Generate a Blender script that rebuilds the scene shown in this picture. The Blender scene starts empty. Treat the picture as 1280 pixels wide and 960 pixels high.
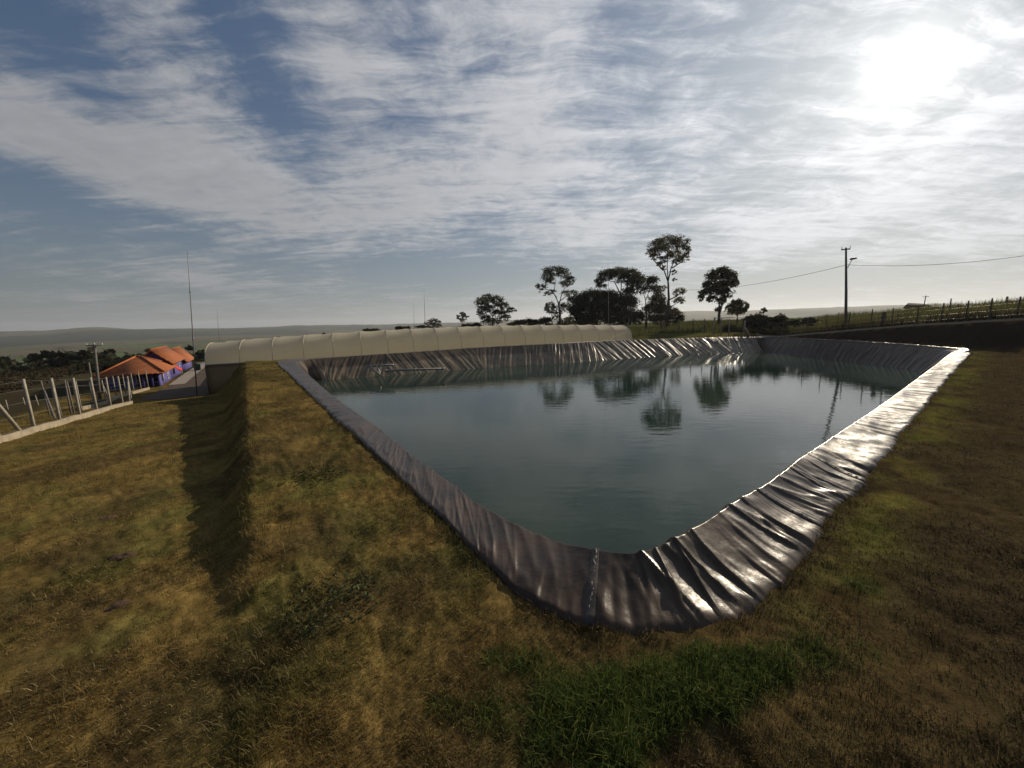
import bpy, math, random
import numpy as np
from mathutils import Matrix, Vector

random.seed(7)
RNG = np.random.default_rng(11)
scene = bpy.context.scene
COL = scene.collection

# ------------------------------------------------------------------ camera
FPX = 470.0
H = 2.5
PITCH = math.radians(9.2)
ROLL = math.radians(1.2)
fwd = np.array([0, math.cos(PITCH), -math.sin(PITCH)])
rt = np.array([1.0, 0, 0])
upv = np.cross(rt, fwd)
r2 = rt * math.cos(ROLL) - upv * math.sin(ROLL)
u2 = upv * math.cos(ROLL) + rt * math.sin(ROLL)
cam_d = bpy.data.cameras.new("camera")
cam = bpy.data.objects.new("camera", cam_d)
COL.objects.link(cam)
cam_d.sensor_width = 36
cam_d.lens = FPX / 1280 * 36
cam_d.clip_start = 0.05
cam_d.clip_end = 30000
cam.matrix_world = Matrix(((r2[0], u2[0], -fwd[0], 0), (r2[1], u2[1], -fwd[1], 0),
                           (r2[2], u2[2], -fwd[2], H), (0, 0, 0, 1)))
scene.camera = cam


def ray(x, y):
    d = fwd * FPX + r2 * (x - 640) - u2 * (y - 480)
    return d / np.linalg.norm(d)


def gz(x, y, z):
    d = ray(x, y)
    return np.array([0, 0, H]) + d * ((z - H) / d[2])


def gd(x, y, dist):
    d = ray(x, y)
    return np.array([0, 0, H]) + d * (dist / math.hypot(d[0], d[1]))


def proj(p):
    v = np.array(p, float) - [0, 0, H]
    z = v @ fwd
    return 640 + FPX * (v @ r2) / z, 480 - FPX * (v @ u2) / z


def ppm(x, y, dist):
    """pixels per metre (vertical) at a horizontal distance"""
    a = gd(x, y, dist)
    b = a + [0, 0, 1]
    return abs(proj(b)[1] - proj(a)[1])


# ------------------------------------------------------------------ numpy noise
def hash2(ix, iy, seed):
    n = (ix * 374761393 + iy * 668265263 + seed * 1442695041) & 0xFFFFFFFF
    n = ((n ^ (n >> 13)) * 1274126177) & 0xFFFFFFFF
    return ((n ^ (n >> 16)) & 0xFFFFFF) / float(0xFFFFFF)


def vnoise(x, y, seed=0):
    x = np.asarray(x, float); y = np.asarray(y, float)
    ix = np.floor(x).astype(np.int64); iy = np.floor(y).astype(np.int64)
    fx = x - ix; fy = y - iy
    fx = fx * fx * fx * (fx * (fx * 6 - 15) + 10); fy = fy * fy * fy * (fy * (fy * 6 - 15) + 10)
    a = hash2(ix, iy, seed); b = hash2(ix + 1, iy, seed)
    c = hash2(ix, iy + 1, seed); d = hash2(ix + 1, iy + 1, seed)
    return (a + (b - a) * fx) * (1 - fy) + (c + (d - c) * fx) * fy


def fbm(x, y, seed=0, oct=4):
    v = 0; a = 0.5; t = 0
    for k in range(oct):
        v = v + a * vnoise(x * 2 ** k + 17.3 * k, y * 2 ** k - 9.1 * k, seed + k)
        t += a; a *= 0.5
    return v / t


def sstep(t):
    t = np.clip(t, 0, 1)
    return t * t * (3 - 2 * t)


# ------------------------------------------------------------------ object helpers
def tag(o, label=None, cat=None, group=None, kind=None):
    if label: o['label'] = label
    if cat: o['category'] = cat
    if group: o['group'] = group
    if kind: o['kind'] = kind
    return o


def empty(name, loc, label, cat, group=None):
    o = bpy.data.objects.new(name, None)
    o.empty_display_size = 0.2
    o.location = Vector([float(c) for c in loc])
    COL.objects.link(o)
    return tag(o, label, cat, group)


def mesh_np(name, verts, faces, mat, parent=None, smooth=False, col=None):
    """verts (N,3); faces: list of (M,k) arrays; one mesh object. Given in world space."""
    verts = np.asarray(verts, np.float32)
    if parent is not None:
        off = np.array(parent.location, np.float32)
        pp = parent.parent
        while pp is not None:
            off = off + np.array(pp.location, np.float32); pp = pp.parent
        verts = verts - off
    me = bpy.data.meshes.new(name)
    me.vertices.add(len(verts))
    me.vertices.foreach_set("co", verts.ravel())
    if not isinstance(faces, list):
        faces = [faces]
    faces = [np.asarray(f, np.int32) for f in faces if len(f)]
    nl = sum(f.size for f in faces); nf = sum(len(f) for f in faces)
    me.loops.add(nl); me.polygons.add(nf)
    me.loops.foreach_set("vertex_index", np.concatenate([f.ravel() for f in faces]))
    tot = np.concatenate([np.full(len(f), f.shape[1], np.int32) for f in faces])
    st = np.concatenate([[0], np.cumsum(tot)[:-1]]).astype(np.int32)
    me.polygons.foreach_set("loop_start", st)
    if smooth:
        me.polygons.foreach_set("use_smooth", np.ones(nf, bool))
    if col is not None:
        a = me.color_attributes.new("tint", 'FLOAT_COLOR', 'POINT')
        c = np.ones((len(verts), 4), np.float32)
        c[:, :3] = col
        a.data.foreach_set("color", c.ravel())
    me.update(calc_edges=True)
    me.validate()
    me.materials.append(mat)
    o = bpy.data.objects.new(name, me)
    COL.objects.link(o)
    if parent is not None:
        o.parent = parent
    return o


class MB:
    """collects boxes, bars, tubes, prisms in world space"""
    def __init__(self):
        self.v = []; self.f = {3: [], 4: []}; self.n = 0

    def add(self, verts, faces):
        self.v.append(np.asarray(verts, float))
        for f in faces:
            if len(f) in (3, 4):
                self.f[len(f)].append([i + self.n for i in f])
            else:
                for k in range(1, len(f) - 1):
                    self.f[3].append([f[0] + self.n, f[k] + self.n, f[k + 1] + self.n])
        self.n += len(verts)
        return self

    def box(self, c, ax, ay, az, sx, sy, sz):
        """centre, unit axes, full sizes"""
        c = np.asarray(c, float)
        ax = np.asarray(ax, float) * sx / 2; ay = np.asarray(ay, float) * sy / 2; az = np.asarray(az, float) * sz / 2
        v = [c + i * ax + j * ay + k * az for k in (-1, 1) for j in (-1, 1) for i in (-1, 1)]
        return self.add(v, [(0, 2, 3, 1), (4, 5, 7, 6), (0, 1, 5, 4), (2, 6, 7, 3), (0, 4, 6, 2), (1, 3, 7, 5)])

    def tube(self, pts, rad, n=8, cap=True):
        pts = np.asarray(pts, float)
        m = len(pts)
        if np.isscalar(rad): rad = [rad] * m
        vs = []
        prev = None
        for i in range(m):
            t = pts[min(i + 1, m - 1)] - pts[max(i - 1, 0)]
            t = t / (np.linalg.norm(t) + 1e-9)
            if prev is None:
                a = np.array([0, 0, 1.0]) if abs(t[2]) < 0.9 else np.array([1.0, 0, 0])
            else:
                a = prev
            b = np.cross(t, a); b /= np.linalg.norm(b) + 1e-9
            a = np.cross(b, t); prev = a
            for k in range(n):
                g = 2 * math.pi * k / n
                vs.append(pts[i] + rad[i] * (a * math.cos(g) + b * math.sin(g)))
        fs = []
        for i in range(m - 1):
            for k in range(n):
                fs.append((i * n + k, i * n + (k + 1) % n, (i + 1) * n + (k + 1) % n, (i + 1) * n + k))
        if cap:
            fs.append(tuple(range(n))[::-1]); fs.append(tuple((m - 1) * n + k for k in range(n)))
        return self.add(vs, fs)

    def build(self, name, mat, parent=None, smooth=False):
        fl = [np.array(self.f[k], np.int32) for k in (3, 4) if self.f[k]]
        return mesh_np(name, np.concatenate(self.v), fl, mat, parent, smooth)


# ------------------------------------------------------------------ materials
def new_mat(name):
    m = bpy.data.materials.new(name)
    m.use_nodes = True
    nt = m.node_tree
    return m, nt, nt.nodes["Principled BSDF"]


def N(nt, typ, **kw):
    n = nt.nodes.new(typ)
    for k, v in kw.items():
        setattr(n, k, v)
    return n


def noisy(name, c1, c2, scale=5, rough=0.8, bump=0.0, spec=0.3, metallic=0.0, detail=5, bdist=0.02, stretch=None):
    m, nt, b = new_mat(name)
    tc = N(nt, "ShaderNodeTexCoord"); no = N(nt, "ShaderNodeTexNoise")
    no.inputs["Scale"].default_value = scale; no.inputs["Detail"].default_value = detail
    src = tc.outputs["Object"]
    if stretch:
        mp = N(nt, "ShaderNodeMapping"); mp.inputs["Scale"].default_value = stretch
        nt.links.new(src, mp.inputs[0]); src = mp.outputs[0]
    nt.links.new(src, no.inputs["Vector"])
    r = N(nt, "ShaderNodeValToRGB")
    r.color_ramp.elements[0].position = 0.3; r.color_ramp.elements[1].position = 0.7
    r.color_ramp.elements[0].color = (*c1, 1); r.color_ramp.elements[1].color = (*c2, 1)
    nt.links.new(no.outputs["Fac"], r.inputs[0]); nt.links.new(r.outputs[0], b.inputs["Base Color"])
    b.inputs["Roughness"].default_value = rough; b.inputs["Specular IOR Level"].default_value = spec
    b.inputs["Metallic"].default_value = metallic
    if bump:
        bp = N(nt, "ShaderNodeBump"); bp.inputs["Strength"].default_value = bump; bp.inputs["Distance"].default_value = bdist
        nt.links.new(no.outputs["Fac"], bp.inputs["Height"]); nt.links.new(bp.outputs[0], b.inputs["Normal"])
    return m


def leafy(name, trans=0.35, rough=0.6, spec=0.25):
    """foliage / grass: colour from the per-blade tint, part of the light passes through"""
    m, nt, b = new_mat(name)
    at = N(nt, "ShaderNodeAttribute"); at.attribute_name = "tint"
    b.inputs["Roughness"].default_value = rough; b.inputs["Specular IOR Level"].default_value = spec
    nt.links.new(at.outputs["Color"], b.inputs["Base Color"])
    tr = N(nt, "ShaderNodeBsdfTranslucent"); nt.links.new(at.outputs["Color"], tr.inputs["Color"])
    mx = N(nt, "ShaderNodeMixShader"); mx.inputs[0].default_value = trans
    nt.links.new(b.outputs[0], mx.inputs[1]); nt.links.new(tr.outputs[0], mx.inputs[2])
    nt.links.new(mx.outputs[0], nt.nodes["Material Output"].inputs["Surface"])
    return m


M = {}
M['leaf'] = leafy('foliage', 0.38, 0.7, 0.1)
M['grass'] = leafy('grass_blades', 0.35, 0.8, 0.06)
M['bark'] = noisy('bark', (.045, .036, .028), (.10, .085, .07), 3, 0.9, 0.5, stretch=(4, 4, .6))
M['bark_dark'] = noisy('dark_bark', (.03, .025, .02), (.06, .05, .042), 3, 0.9, 0.5, stretch=(4, 4, .6))
M['concrete'] = noisy('concrete', (.20, .18, .145), (.31, .28, .225), 6, 0.85, 0.3)
M['kerb'] = noisy('kerb_concrete', (.19, .155, .105), (.30, .25, .175), 4, 0.9, 0.3)
M['dark_concrete'] = noisy('weathered_concrete', (.10, .09, .08), (.17, .15, .13), 5, 0.9, 0.3)
M['wood'] = noisy('weathered_wood', (.05, .04, .032), (.11, .09, .07), 5, 0.9, 0.5, stretch=(3, 3, .5))
M['wire'] = noisy('galvanised_wire', (.18, .18, .17), (.28, .28, .27), 8, 0.5, 0, metallic=.6)
M['steel'] = noisy('galvanised_steel', (.20, .20, .20), (.32, .32, .31), 8, 0.5, 0, metallic=.5)
M['mast'] = noisy('mast_steel', (.16, .15, .145), (.24, .23, .22), 8, 0.55, 0, metallic=.3)
M['cable'] = noisy('cable', (.02, .02, .02), (.035, .035, .035), 6, 0.6)
M['purple'] = noisy('violet_blue_paint', (.075, .066, .22), (.095, .082, .27), 1.2, 0.75, 0.1)
M['white_paint'] = noisy('white_paint', (.62, .62, .62), (.75, .75, .74), 3, 0.6)
M['glass'] = noisy('window_glass', (.03, .035, .04), (.05, .055, .06), 2, 0.08, spec=0.6)
M['red'] = noisy('red_canvas', (.45, .03, .03), (.55, .05, .04), 3, 0.8)
M['green_plastic'] = noisy('green_plastic', (.02, .06, .035), (.03, .08, .045), 3, 0.5)
M['pvc'] = noisy('white_pvc', (.26, .24, .2), (.38, .35, .3), 4, 0.4)
M['dirt'] = noisy('red_earth', (.05, .028, .015), (.10, .055, .03), 9, 0.95, 0.7)
M['pavement'] = noisy('pavement_concrete', (.22, .19, .16), (.33, .29, .24), 1.5, 0.9)
M['track'] = noisy('brown_earth_track', (.055, .038, .026), (.09, .064, .044), .8, 0.95, 0.3)


def tile_mat():
    m, nt, b = new_mat('orange_roof_tiles')
    tc = N(nt, "ShaderNodeTexCoord"); wv = N(nt, "ShaderNodeTexWave")
    wv.inputs["Scale"].default_value = 2.2; wv.inputs["Distortion"].default_value = 0.6
    mp = N(nt, "ShaderNodeMapping"); mp.inputs["Rotation"].default_value = (0, 0, math.radians(35))
    nt.links.new(tc.outputs["Object"], mp.inputs[0]); nt.links.new(mp.outputs[0], wv.inputs["Vector"])
    no = N(nt, "ShaderNodeTexNoise"); no.inputs["Scale"].default_value = 1.4; no.inputs["Detail"].default_value = 7
    nt.links.new(tc.outputs["Object"], no.inputs["Vector"])
    r = N(nt, "ShaderNodeValToRGB")
    r.color_ramp.elements[0].position = .3; r.color_ramp.elements[1].position = .75
    r.color_ramp.elements[0].color = (.22, .058, .014, 1); r.color_ramp.elements[1].color = (.36, .105, .020, 1)
    nt.links.new(no.outputs["Fac"], r.inputs[0]); nt.links.new(r.outputs[0], b.inputs["Base Color"])
    bp = N(nt, "ShaderNodeBump"); bp.inputs["Strength"].default_value = .5; bp.inputs["Distance"].default_value = .05
    nt.links.new(wv.outputs["Fac"], bp.inputs["Height"]); nt.links.new(bp.outputs[0], b.inputs["Normal"])
    b.inputs["Roughness"].default_value = .85
    return m


M['tiles'] = tile_mat()


def film_mat():
    m, nt, b = new_mat('greenhouse_film')
    tc = N(nt, "ShaderNodeTexCoord"); no = N(nt, "ShaderNodeTexNoise")
    no.inputs["Scale"].default_value = .6; no.inputs["Detail"].default_value = 10; no.inputs["Roughness"].default_value = .7
    nt.links.new(tc.outputs["Object"], no.inputs["Vector"])
    r = N(nt, "ShaderNodeValToRGB")
    r.color_ramp.elements[0].position = .3; r.color_ramp.elements[1].position = .7
    r.color_ramp.elements[0].color = (.86, .79, .61, 1); r.color_ramp.elements[1].color = (.93, .88, .71, 1)
    nt.links.new(no.outputs["Fac"], r.inputs[0]); nt.links.new(r.outputs[0], b.inputs["Base Color"])
    b.inputs["Roughness"].default_value = .55; b.inputs["Specular IOR Level"].default_value = .3
    tr = N(nt, "ShaderNodeBsdfTranslucent"); nt.links.new(r.outputs[0], tr.inputs["Color"])
    mx = N(nt, "ShaderNodeMixShader"); mx.inputs[0].default_value = .62
    nt.links.new(b.outputs[0], mx.inputs[1]); nt.links.new(tr.outputs[0], mx.inputs[2])
    nt.links.new(mx.outputs[0], nt.nodes["Material Output"].inputs["Surface"])
    return m


M['film'] = film_mat()
M['film_seam'] = noisy('film_seam', (.42, .37, .28), (.52, .47, .36), 1, .6)
M['side_film'] = noisy('brown_side_screen', (.20, .135, .075), (.27, .19, .11), .8, .8)


def liner_mat():
    m, nt, b = new_mat('black_pond_liner')
    tc = N(nt, "ShaderNodeTexCoord")
    no = N(nt, "ShaderNodeTexNoise"); no.inputs["Scale"].default_value = 1.3; no.inputs["Detail"].default_value = 8
    no.inputs["Roughness"].default_value = .65
    nt.links.new(tc.outputs["Object"], no.inputs["Vector"])
    r = N(nt, "ShaderNodeValToRGB")
    e = r.color_ramp.elements
    e[0].position = .35; e[1].position = .66
    e2 = r.color_ramp.elements.new(.80); e2.color = (.13, .066, .036, 1)
    e[0].color = (.020, .014, .010, 1); e[1].color = (.062, .039, .026, 1)
    nt.links.new(no.outputs["Fac"], r.inputs[0])
    at = N(nt, "ShaderNodeAttribute"); at.attribute_name = "tint"       # pale dust settled on parts of the sheet
    mxd = N(nt, "ShaderNodeMix", data_type='RGBA')
    sc_ = N(nt, "ShaderNodeMath", operation='MULTIPLY'); nt.links.new(at.outputs["Fac"], sc_.inputs[0]); nt.links.new(no.outputs["Fac"], sc_.inputs[1])
    nt.links.new(sc_.outputs[0], mxd.inputs["Factor"]); nt.links.new(r.outputs[0], mxd.inputs["A"]); mxd.inputs["B"].default_value = (.30, .235, .15, 1)
    nt.links.new(mxd.outputs["Result"], b.inputs["Base Color"])
    rr = N(nt, "ShaderNodeMapRange")
    rr.inputs[3].default_value = .22; rr.inputs[4].default_value = .44
    nt.links.new(no.outputs["Fac"], rr.inputs[0]); nt.links.new(rr.outputs[0], b.inputs["Roughness"])
    b.inputs["Specular IOR Level"].default_value = .27
    n2 = N(nt, "ShaderNodeTexNoise"); n2.inputs["Scale"].default_value = 7; n2.inputs["Detail"].default_value = 4
    nt.links.new(tc.outputs["Object"], n2.inputs["Vector"])
    bp = N(nt, "ShaderNodeBump"); bp.inputs["Strength"].default_value = .25; bp.inputs["Distance"].default_value = .03
    nt.links.new(n2.outputs["Fac"], bp.inputs["Height"]); nt.links.new(bp.outputs[0], b.inputs["Normal"])
    return m


M['liner'] = liner_mat()


def water_mat():
    m, nt, b = new_mat('pond_water')
    b.inputs["Roughness"].default_value = .02
    b.inputs["IOR"].default_value = 1.33
    tc = N(nt, "ShaderNodeTexCoord")
    n0 = N(nt, "ShaderNodeTexNoise"); n0.inputs["Scale"].default_value = .12; n0.inputs["Detail"].default_value = 3
    nt.links.new(tc.outputs["Object"], n0.inputs["Vector"])
    r = N(nt, "ShaderNodeValToRGB")
    r.color_ramp.elements[0].position = .35; r.color_ramp.elements[1].position = .68
    r.color_ramp.elements[0].color = (.010, .025, .020, 1); r.color_ramp.elements[1].color = (.034, .054, .036, 1)
    nt.links.new(n0.outputs["Fac"], r.inputs[0]); nt.links.new(r.outputs[0], b.inputs["Base Color"])
    mp = N(nt, "ShaderNodeMapping"); mp.inputs["Rotation"].default_value = (0, 0, math.radians(20))
    mp.inputs["Scale"].default_value = (.55, 1.5, 1)
    nt.links.new(tc.outputs["Object"], mp.inputs[0])
    n1 = N(nt, "ShaderNodeTexNoise"); n1.inputs["Scale"].default_value = 2.2; n1.inputs["Detail"].default_value = 4
    n1.inputs["Roughness"].default_value = .5
    nt.links.new(mp.outputs[0], n1.inputs["Vector"])
    bp = N(nt, "ShaderNodeBump"); bp.inputs["Strength"].default_value = .27; bp.inputs["Distance"].default_value = .02
    nt.links.new(n1.outputs["Fac"], bp.inputs["Height"]); nt.links.new(bp.outputs[0], b.inputs["Normal"])
    return m


M['water'] = water_mat()


def ground_mat():
    m, nt, b = new_mat('ground_cover')
    at = N(nt, "ShaderNodeAttribute"); at.attribute_name = "tint"
    tc = N(nt, "ShaderNodeTexCoord")
    n1 = N(nt, "ShaderNodeTexNoise"); n1.inputs["Scale"].default_value = 9; n1.inputs["Detail"].default_value = 9
    n1.inputs["Roughness"].default_value = .75
    nt.links.new(tc.outputs["Object"], n1.inputs["Vector"])
    r = N(nt, "ShaderNodeMapRange"); r.inputs[1].default_value = .3; r.inputs[2].default_value = .7
    r.inputs[3].default_value = .62; r.inputs[4].default_value = 1.4
    nt.links.new(n1.outputs["Fac"], r.inputs[0])
    mu = N(nt, "ShaderNodeVectorMath", operation='SCALE')
    nt.links.new(at.outputs["Color"], mu.inputs[0]); nt.links.new(r.outputs[0], mu.inputs["Scale"])
    nt.links.new(mu.outputs[0], b.inputs["Base Color"])
    b.inputs["Roughness"].default_value = 1; b.inputs["Specular IOR Level"].default_value = 0
    bp = N(nt, "ShaderNodeBump"); bp.inputs["Strength"].default_value = .6; bp.inputs["Distance"].default_value = .05
    nt.links.new(n1.outputs["Fac"], bp.inputs["Height"]); nt.links.new(bp.outputs[0], b.inputs["Normal"])
    return m


M['ground'] = ground_mat()

# ------------------------------------------------------------------ pond outline (outer edge, crest, crest height)
K = H / 1.9
RIM = [  # outer x, y, crest x, y, crest z, wrinkle kind (0 smooth side, 1 creased side, 2 long wall, 3 shaded wall)
    (-.29, 2.80, -.36, 3.72, .00, 0), (-.02, 2.40, .10, 3.18, .03, 0), (.20, 2.22, .40, 2.93, .05, 0),
    (.47, 2.08, .66, 2.76, .08, .3), (.86, 2.03, .93, 2.70, .09, .7), (1.31, 2.10, 1.22, 2.80, .10, 1),
    (1.82, 2.38, 1.68, 3.10, .11, 1), (2.39, 2.82, 2.25, 3.52, .11, 1), (3.1, 3.42, 2.82, 3.92, .10, 1),
    (4.1, 4.16, 3.93, 4.79, .10, 1), (8.05, 7.22, 7.45, 7.42, .10, 1), (15.0, 12.6, 14.4, 12.75, .10, 1),
    (21.75, 17.72, 21.2, 17.95, .10, 1), (22.12, 18.05, 21.8, 18.35, .07, 2.6), (22.55, 19.0, 22.38, 19.2, .05, 3),
    (23.6, 24.0, 23.42, 24.0, .02, 3), (23.68, 30.6, 23.5, 30.6, .02, 3), (23.75, 35.0, 23.55, 34.9, .10, 3),
    (23.8, 36.2, 23.2, 35.6, .13, 2.5), (23.0, 36.4, 22.6, 35.65, .13, 2), (19.2, 35.55, 19.4, 34.95, .20, 2),
    (11.0, 33.3, 11.2, 32.6, .26, 2), (3.6, 30.2, 3.84, 29.55, .25, 2), (-2.5, 27.9, -2.28, 27.3, .21, 2),
    (-7.6, 25.2, -7.35, 24.6, .12, 2), (-11.6, 23.3, -11.3, 22.6, .05, 2), (-12.9, 22.6, -11.95, 22.05, .02, 1.5),
    (-13.35, 21.6, -12.15, 21.35, .0, .5), (-12.95, 20.75, -11.85, 20.6, .0, 0), (-8.9, 15.0, -8.5, 15.5, .0, 0),
    (-4.82, 9.23, -4.55, 9.65, .0, 0), (-2.7, 6.25, -2.6, 6.95, .0, 0), (-1.42, 4.44, -1.60, 5.45, .0, 0),
    (-.72, 3.42, -.80, 4.35, .0, 0),
]
rim = np.array(RIM)
# the sheet climbs over a low earth mound on the creased side: lift its crest
for i_, z_ in ((2, .06), (3, .12), (4, .18), (5, .22), (6, .25), (7, .25), (8, .23), (9, .18), (10, .095), (11, .06), (12, .06)):
    rim[i_, 2:4] *= (1.9 - z_) / (1.9 - rim[i_, 4])
    rim[i_, 4] = z_
rim[:, :5] *= K


def catmull_closed(P, per):
    n = len(P); out = []
    for i in range(n):
        p0, p1, p2, p3 = P[i - 1], P[i], P[(i + 1) % n], P[(i + 2) % n]
        # centripetal-like parametrisation on the crest keeps the long sides straight
        def dd(a, b): return max(np.linalg.norm(a[:4] - b[:4]) ** .5, 1e-4)
        t0 = 0; t1 = dd(p0, p1); t2 = t1 + dd(p1, p2); t3 = t2 + dd(p2, p3)
        m = per(p1, p2)
        for t in np.linspace(t1, t2, m, endpoint=False):
            A1 = (t1 - t) / (t1 - t0) * p0 + (t - t0) / (t1 - t0) * p1
            A2 = (t2 - t) / (t2 - t1) * p1 + (t - t1) / (t2 - t1) * p2
            A3 = (t3 - t) / (t3 - t2) * p2 + (t - t2) / (t3 - t2) * p3
            B1 = (t2 - t) / (t2 - t0) * A1 + (t - t0) / (t2 - t0) * A2
            B2 = (t3 - t) / (t3 - t1) * A2 + (t - t1) / (t3 - t1) * A3
            out.append((t2 - t) / (t2 - t1) * B1 + (t - t1) / (t2 - t1) * B2)
    return np.array(out)


def per_fn(a, b):
    L = max(np.linalg.norm(a[2:4] - b[2:4]), np.linalg.norm(a[:2] - b[:2]))
    r = np.linalg.norm((a[:2] + b[:2]) / 2)
    return max(3, int(L / (0.022 if r < 9 else 0.05 if (r < 25 or min(a[5], b[5]) < 2.4) else 0.09)))


PATH = catmull_closed(rim, per_fn)
POLY = catmull_closed(rim, lambda a, b: max(3, int(np.linalg.norm(a[:2] - b[:2]) / .8)))[:, :2]


def poly_sd(px, py, poly=POLY):
    """signed distance to the liner's outer edge, positive outside"""
    px = np.asarray(px, float); py = np.asarray(py, float)
    d2 = np.full(px.shape, 1e18); ins = np.zeros(px.shape, bool)
    n = len(poly)
    for i in range(n):
        ax, ay = poly[i]; bx, by = poly[(i + 1) % n]
        ex, ey = bx - ax, by - ay
        t = np.clip(((px - ax) * ex + (py - ay) * ey) / (ex * ex + ey * ey + 1e-12), 0, 1)
        d2 = np.minimum(d2, (px - ax - t * ex) ** 2 + (py - ay - t * ey) ** 2)
        if ay != by:
            c = ((ay > py) != (by > py)) & (px < (bx - ax) * (py - ay) / (by - ay) + ax)
            ins ^= c
    d = np.sqrt(d2)
    return np.where(ins, -d, d)


# ------------------------------------------------------------------ terrain
E0 = np.array([-3.3, 4.5]) * K
BD = np.array([-.571, .821]); BD /= np.linalg.norm(BD)
BL = np.array([-BD[1], BD[0]])           # to the left of the berm: (-.821,-.571)
LFa = np.array([-11.6, 22.5]) * K; LFb = np.array([23.0, 35.8]) * K
LFd = (LFb - LFa) / np.linalg.norm(LFb - LFa); LFn = np.array([-LFd[1], LFd[0]])
FRa = np.array([24.15, 36.0]) * K; FRb = np.array([23.9, 21.5]) * K
FRd = (FRb - FRa) / np.linalg.norm(FRb - FRa); FRn = np.array([-FRd[1], FRd[0]])
if FRn[0] < 0: FRn = -FRn
COR = gz(1264, 440, 0)[:2]
NRd = np.array([20.3, 15.2]); NRd /= np.linalg.norm(NRd); NRn = np.array([NRd[1], -NRd[0]])
TOEd = np.array([math.sin(math.radians(36)), math.cos(math.radians(36))]); TOEn = np.array([TOEd[1], -TOEd[0]])


def berm_q(x, y):
    s = (x - E0[0]) * BD[0] + (y - E0[1]) * BD[1]
    q = (x - E0[0]) * BL[0] + (y - E0[1]) * BL[1]
    return s, q


def bank_top(y):
    return np.interp(y, [12, 18, 25, 33, 40, 47, 60], [2.5, 2.4, 2.1, 1.55, .85, .12, .12])


def terrain(x, y):
    x = np.asarray(x, float); y = np.asarray(y, float)
    r = np.hypot(x, y); az = np.degrees(np.arctan2(x, y))
    s, q = berm_q(x, y)
    qn = q + (fbm(x * 2.3, y * 2.3, 5, 4) - .5) * .22
    D = np.interp(s, [-4.8, -3.45, -2.65, -1.7, 1.03, 5.73, 18.4, 36], [.004, .06, .16, .26, .395, .645, 1.32, 3.3])
    low = -D - .018 * np.clip(q - 2, 0, 60)
    z1 = low * sstep(qn / (D * .85 + .22))
    m = (x - LFa[0]) * LFn[0] + (y - LFa[1]) * LFn[1]
    a = (x - LFa[0]) * LFd[0] + (y - LFa[1]) * LFd[1]
    zb = -2.15 + 2.6 * sstep((a - 26) / 18)
    z2 = zb * sstep((m - 1.0 * K) / 2.0)
    z = np.where(z2 > 0, z1 + z2, np.minimum(z1, z2))
    # bank on the far right
    u1 = (x - FRa[0]) * FRn[0] + (y - FRa[1]) * FRn[1]
    ht = bank_top(y)
    w = 1.0
    b1 = np.clip(.8 * (u1 - .9), 0, None)
    ztop = 2.35 + np.clip(.055 * (52 - y), -.6, 1.3)
    b1 = ht - np.log1p(np.exp(np.clip((ht - b1) * 7, -40, 40))) / 7 + (ztop - ht) * sstep((u1 - 1.2 - ht / .8) / 19)
    b1 = np.where(u1 > 0, b1, 0)
    u2_ = (x - COR[0]) * TOEn[0] + (y - COR[1]) * TOEn[1]
    b2 = np.clip(.85 * u2_, 0, None)
    b2 = 2.4 - np.log1p(np.exp(np.clip((2.4 - b2) * 5, -40, 40))) / 5 + .03 * np.clip(u2_ - 4, 0, 20)
    b1 = np.maximum(b1, 0) * w
    b2 = np.maximum(b2, 0) * sstep((COR[1] + 30 - y) / 10)
    b3 = 1.7 * sstep((r - 58) / 30) * sstep((az - 20) / 6)
    bb = np.maximum(np.maximum(b1, b2), b3)
    z = np.where(bb > 0, np.maximum(z, bb), z)
    # the land falls away to the valley on the left, hills beyond
    wl = sstep((24 - az) / 34)
    z = z - 46 * wl * sstep((r - 62) / 520) - (1 - wl) * 14 * sstep((r - 110) / 700)
    z = z + np.where(r > 60, (fbm(x / 90, y / 90, 31, 4) - .5) * 9 * sstep((r - 80) / 300), 0)
    hl = 66 + 34 * (fbm(az / 7 + 40, r / 3000, 77, 4) - .5) + 22 * np.exp(-((az + 47.5) / 2.2) ** 2)
    hr = 92 + 50 * (fbm(az / 9 + 10, r / 3000, 78, 4) - .5)
    hh = hl * wl + hr * (1 - wl)
    z = z + hh * (sstep((r - 2300) / 2300))
    z = z + 12 * wl * np.exp(-((r - 2300) / 500) ** 2) * fbm(az / 5, r / 700, 79, 3)
    # small unevenness
    near = np.clip(1.2 - r / 60, 0, 1)
    z = z + near * ((fbm(x * .8, y * .8, 3, 3) - .5) * .10 + (fbm(x * 4.5, y * 4.5, 9, 3) - .5) * .06 + (r < 14) * (fbm(x * 13, y * 13, 10, 2) - .5) * .028)
    z = z + near * (np.abs(q) < 1.2) * (fbm(x * 3, y * 3, 19, 3) - .5) * .10 * sstep(1 - np.abs(q) / 1.2)
    return z


def T(x, y):
    return float(terrain(np.array([x]), np.array([y]))[0])


def hit(px, py, tmax=400):
    d = ray(px, py)
    t = np.linspace(1, tmax, 8000)
    X = d[0] * t; Y = d[1] * t; Z = H + d[2] * t
    below = np.nonzero(Z < terrain(X, Y))[0]
    if len(below) == 0:
        return gd(px, py, 60)
    i = below[0]
    return np.array([X[i], Y[i], Z[i]])


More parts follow.
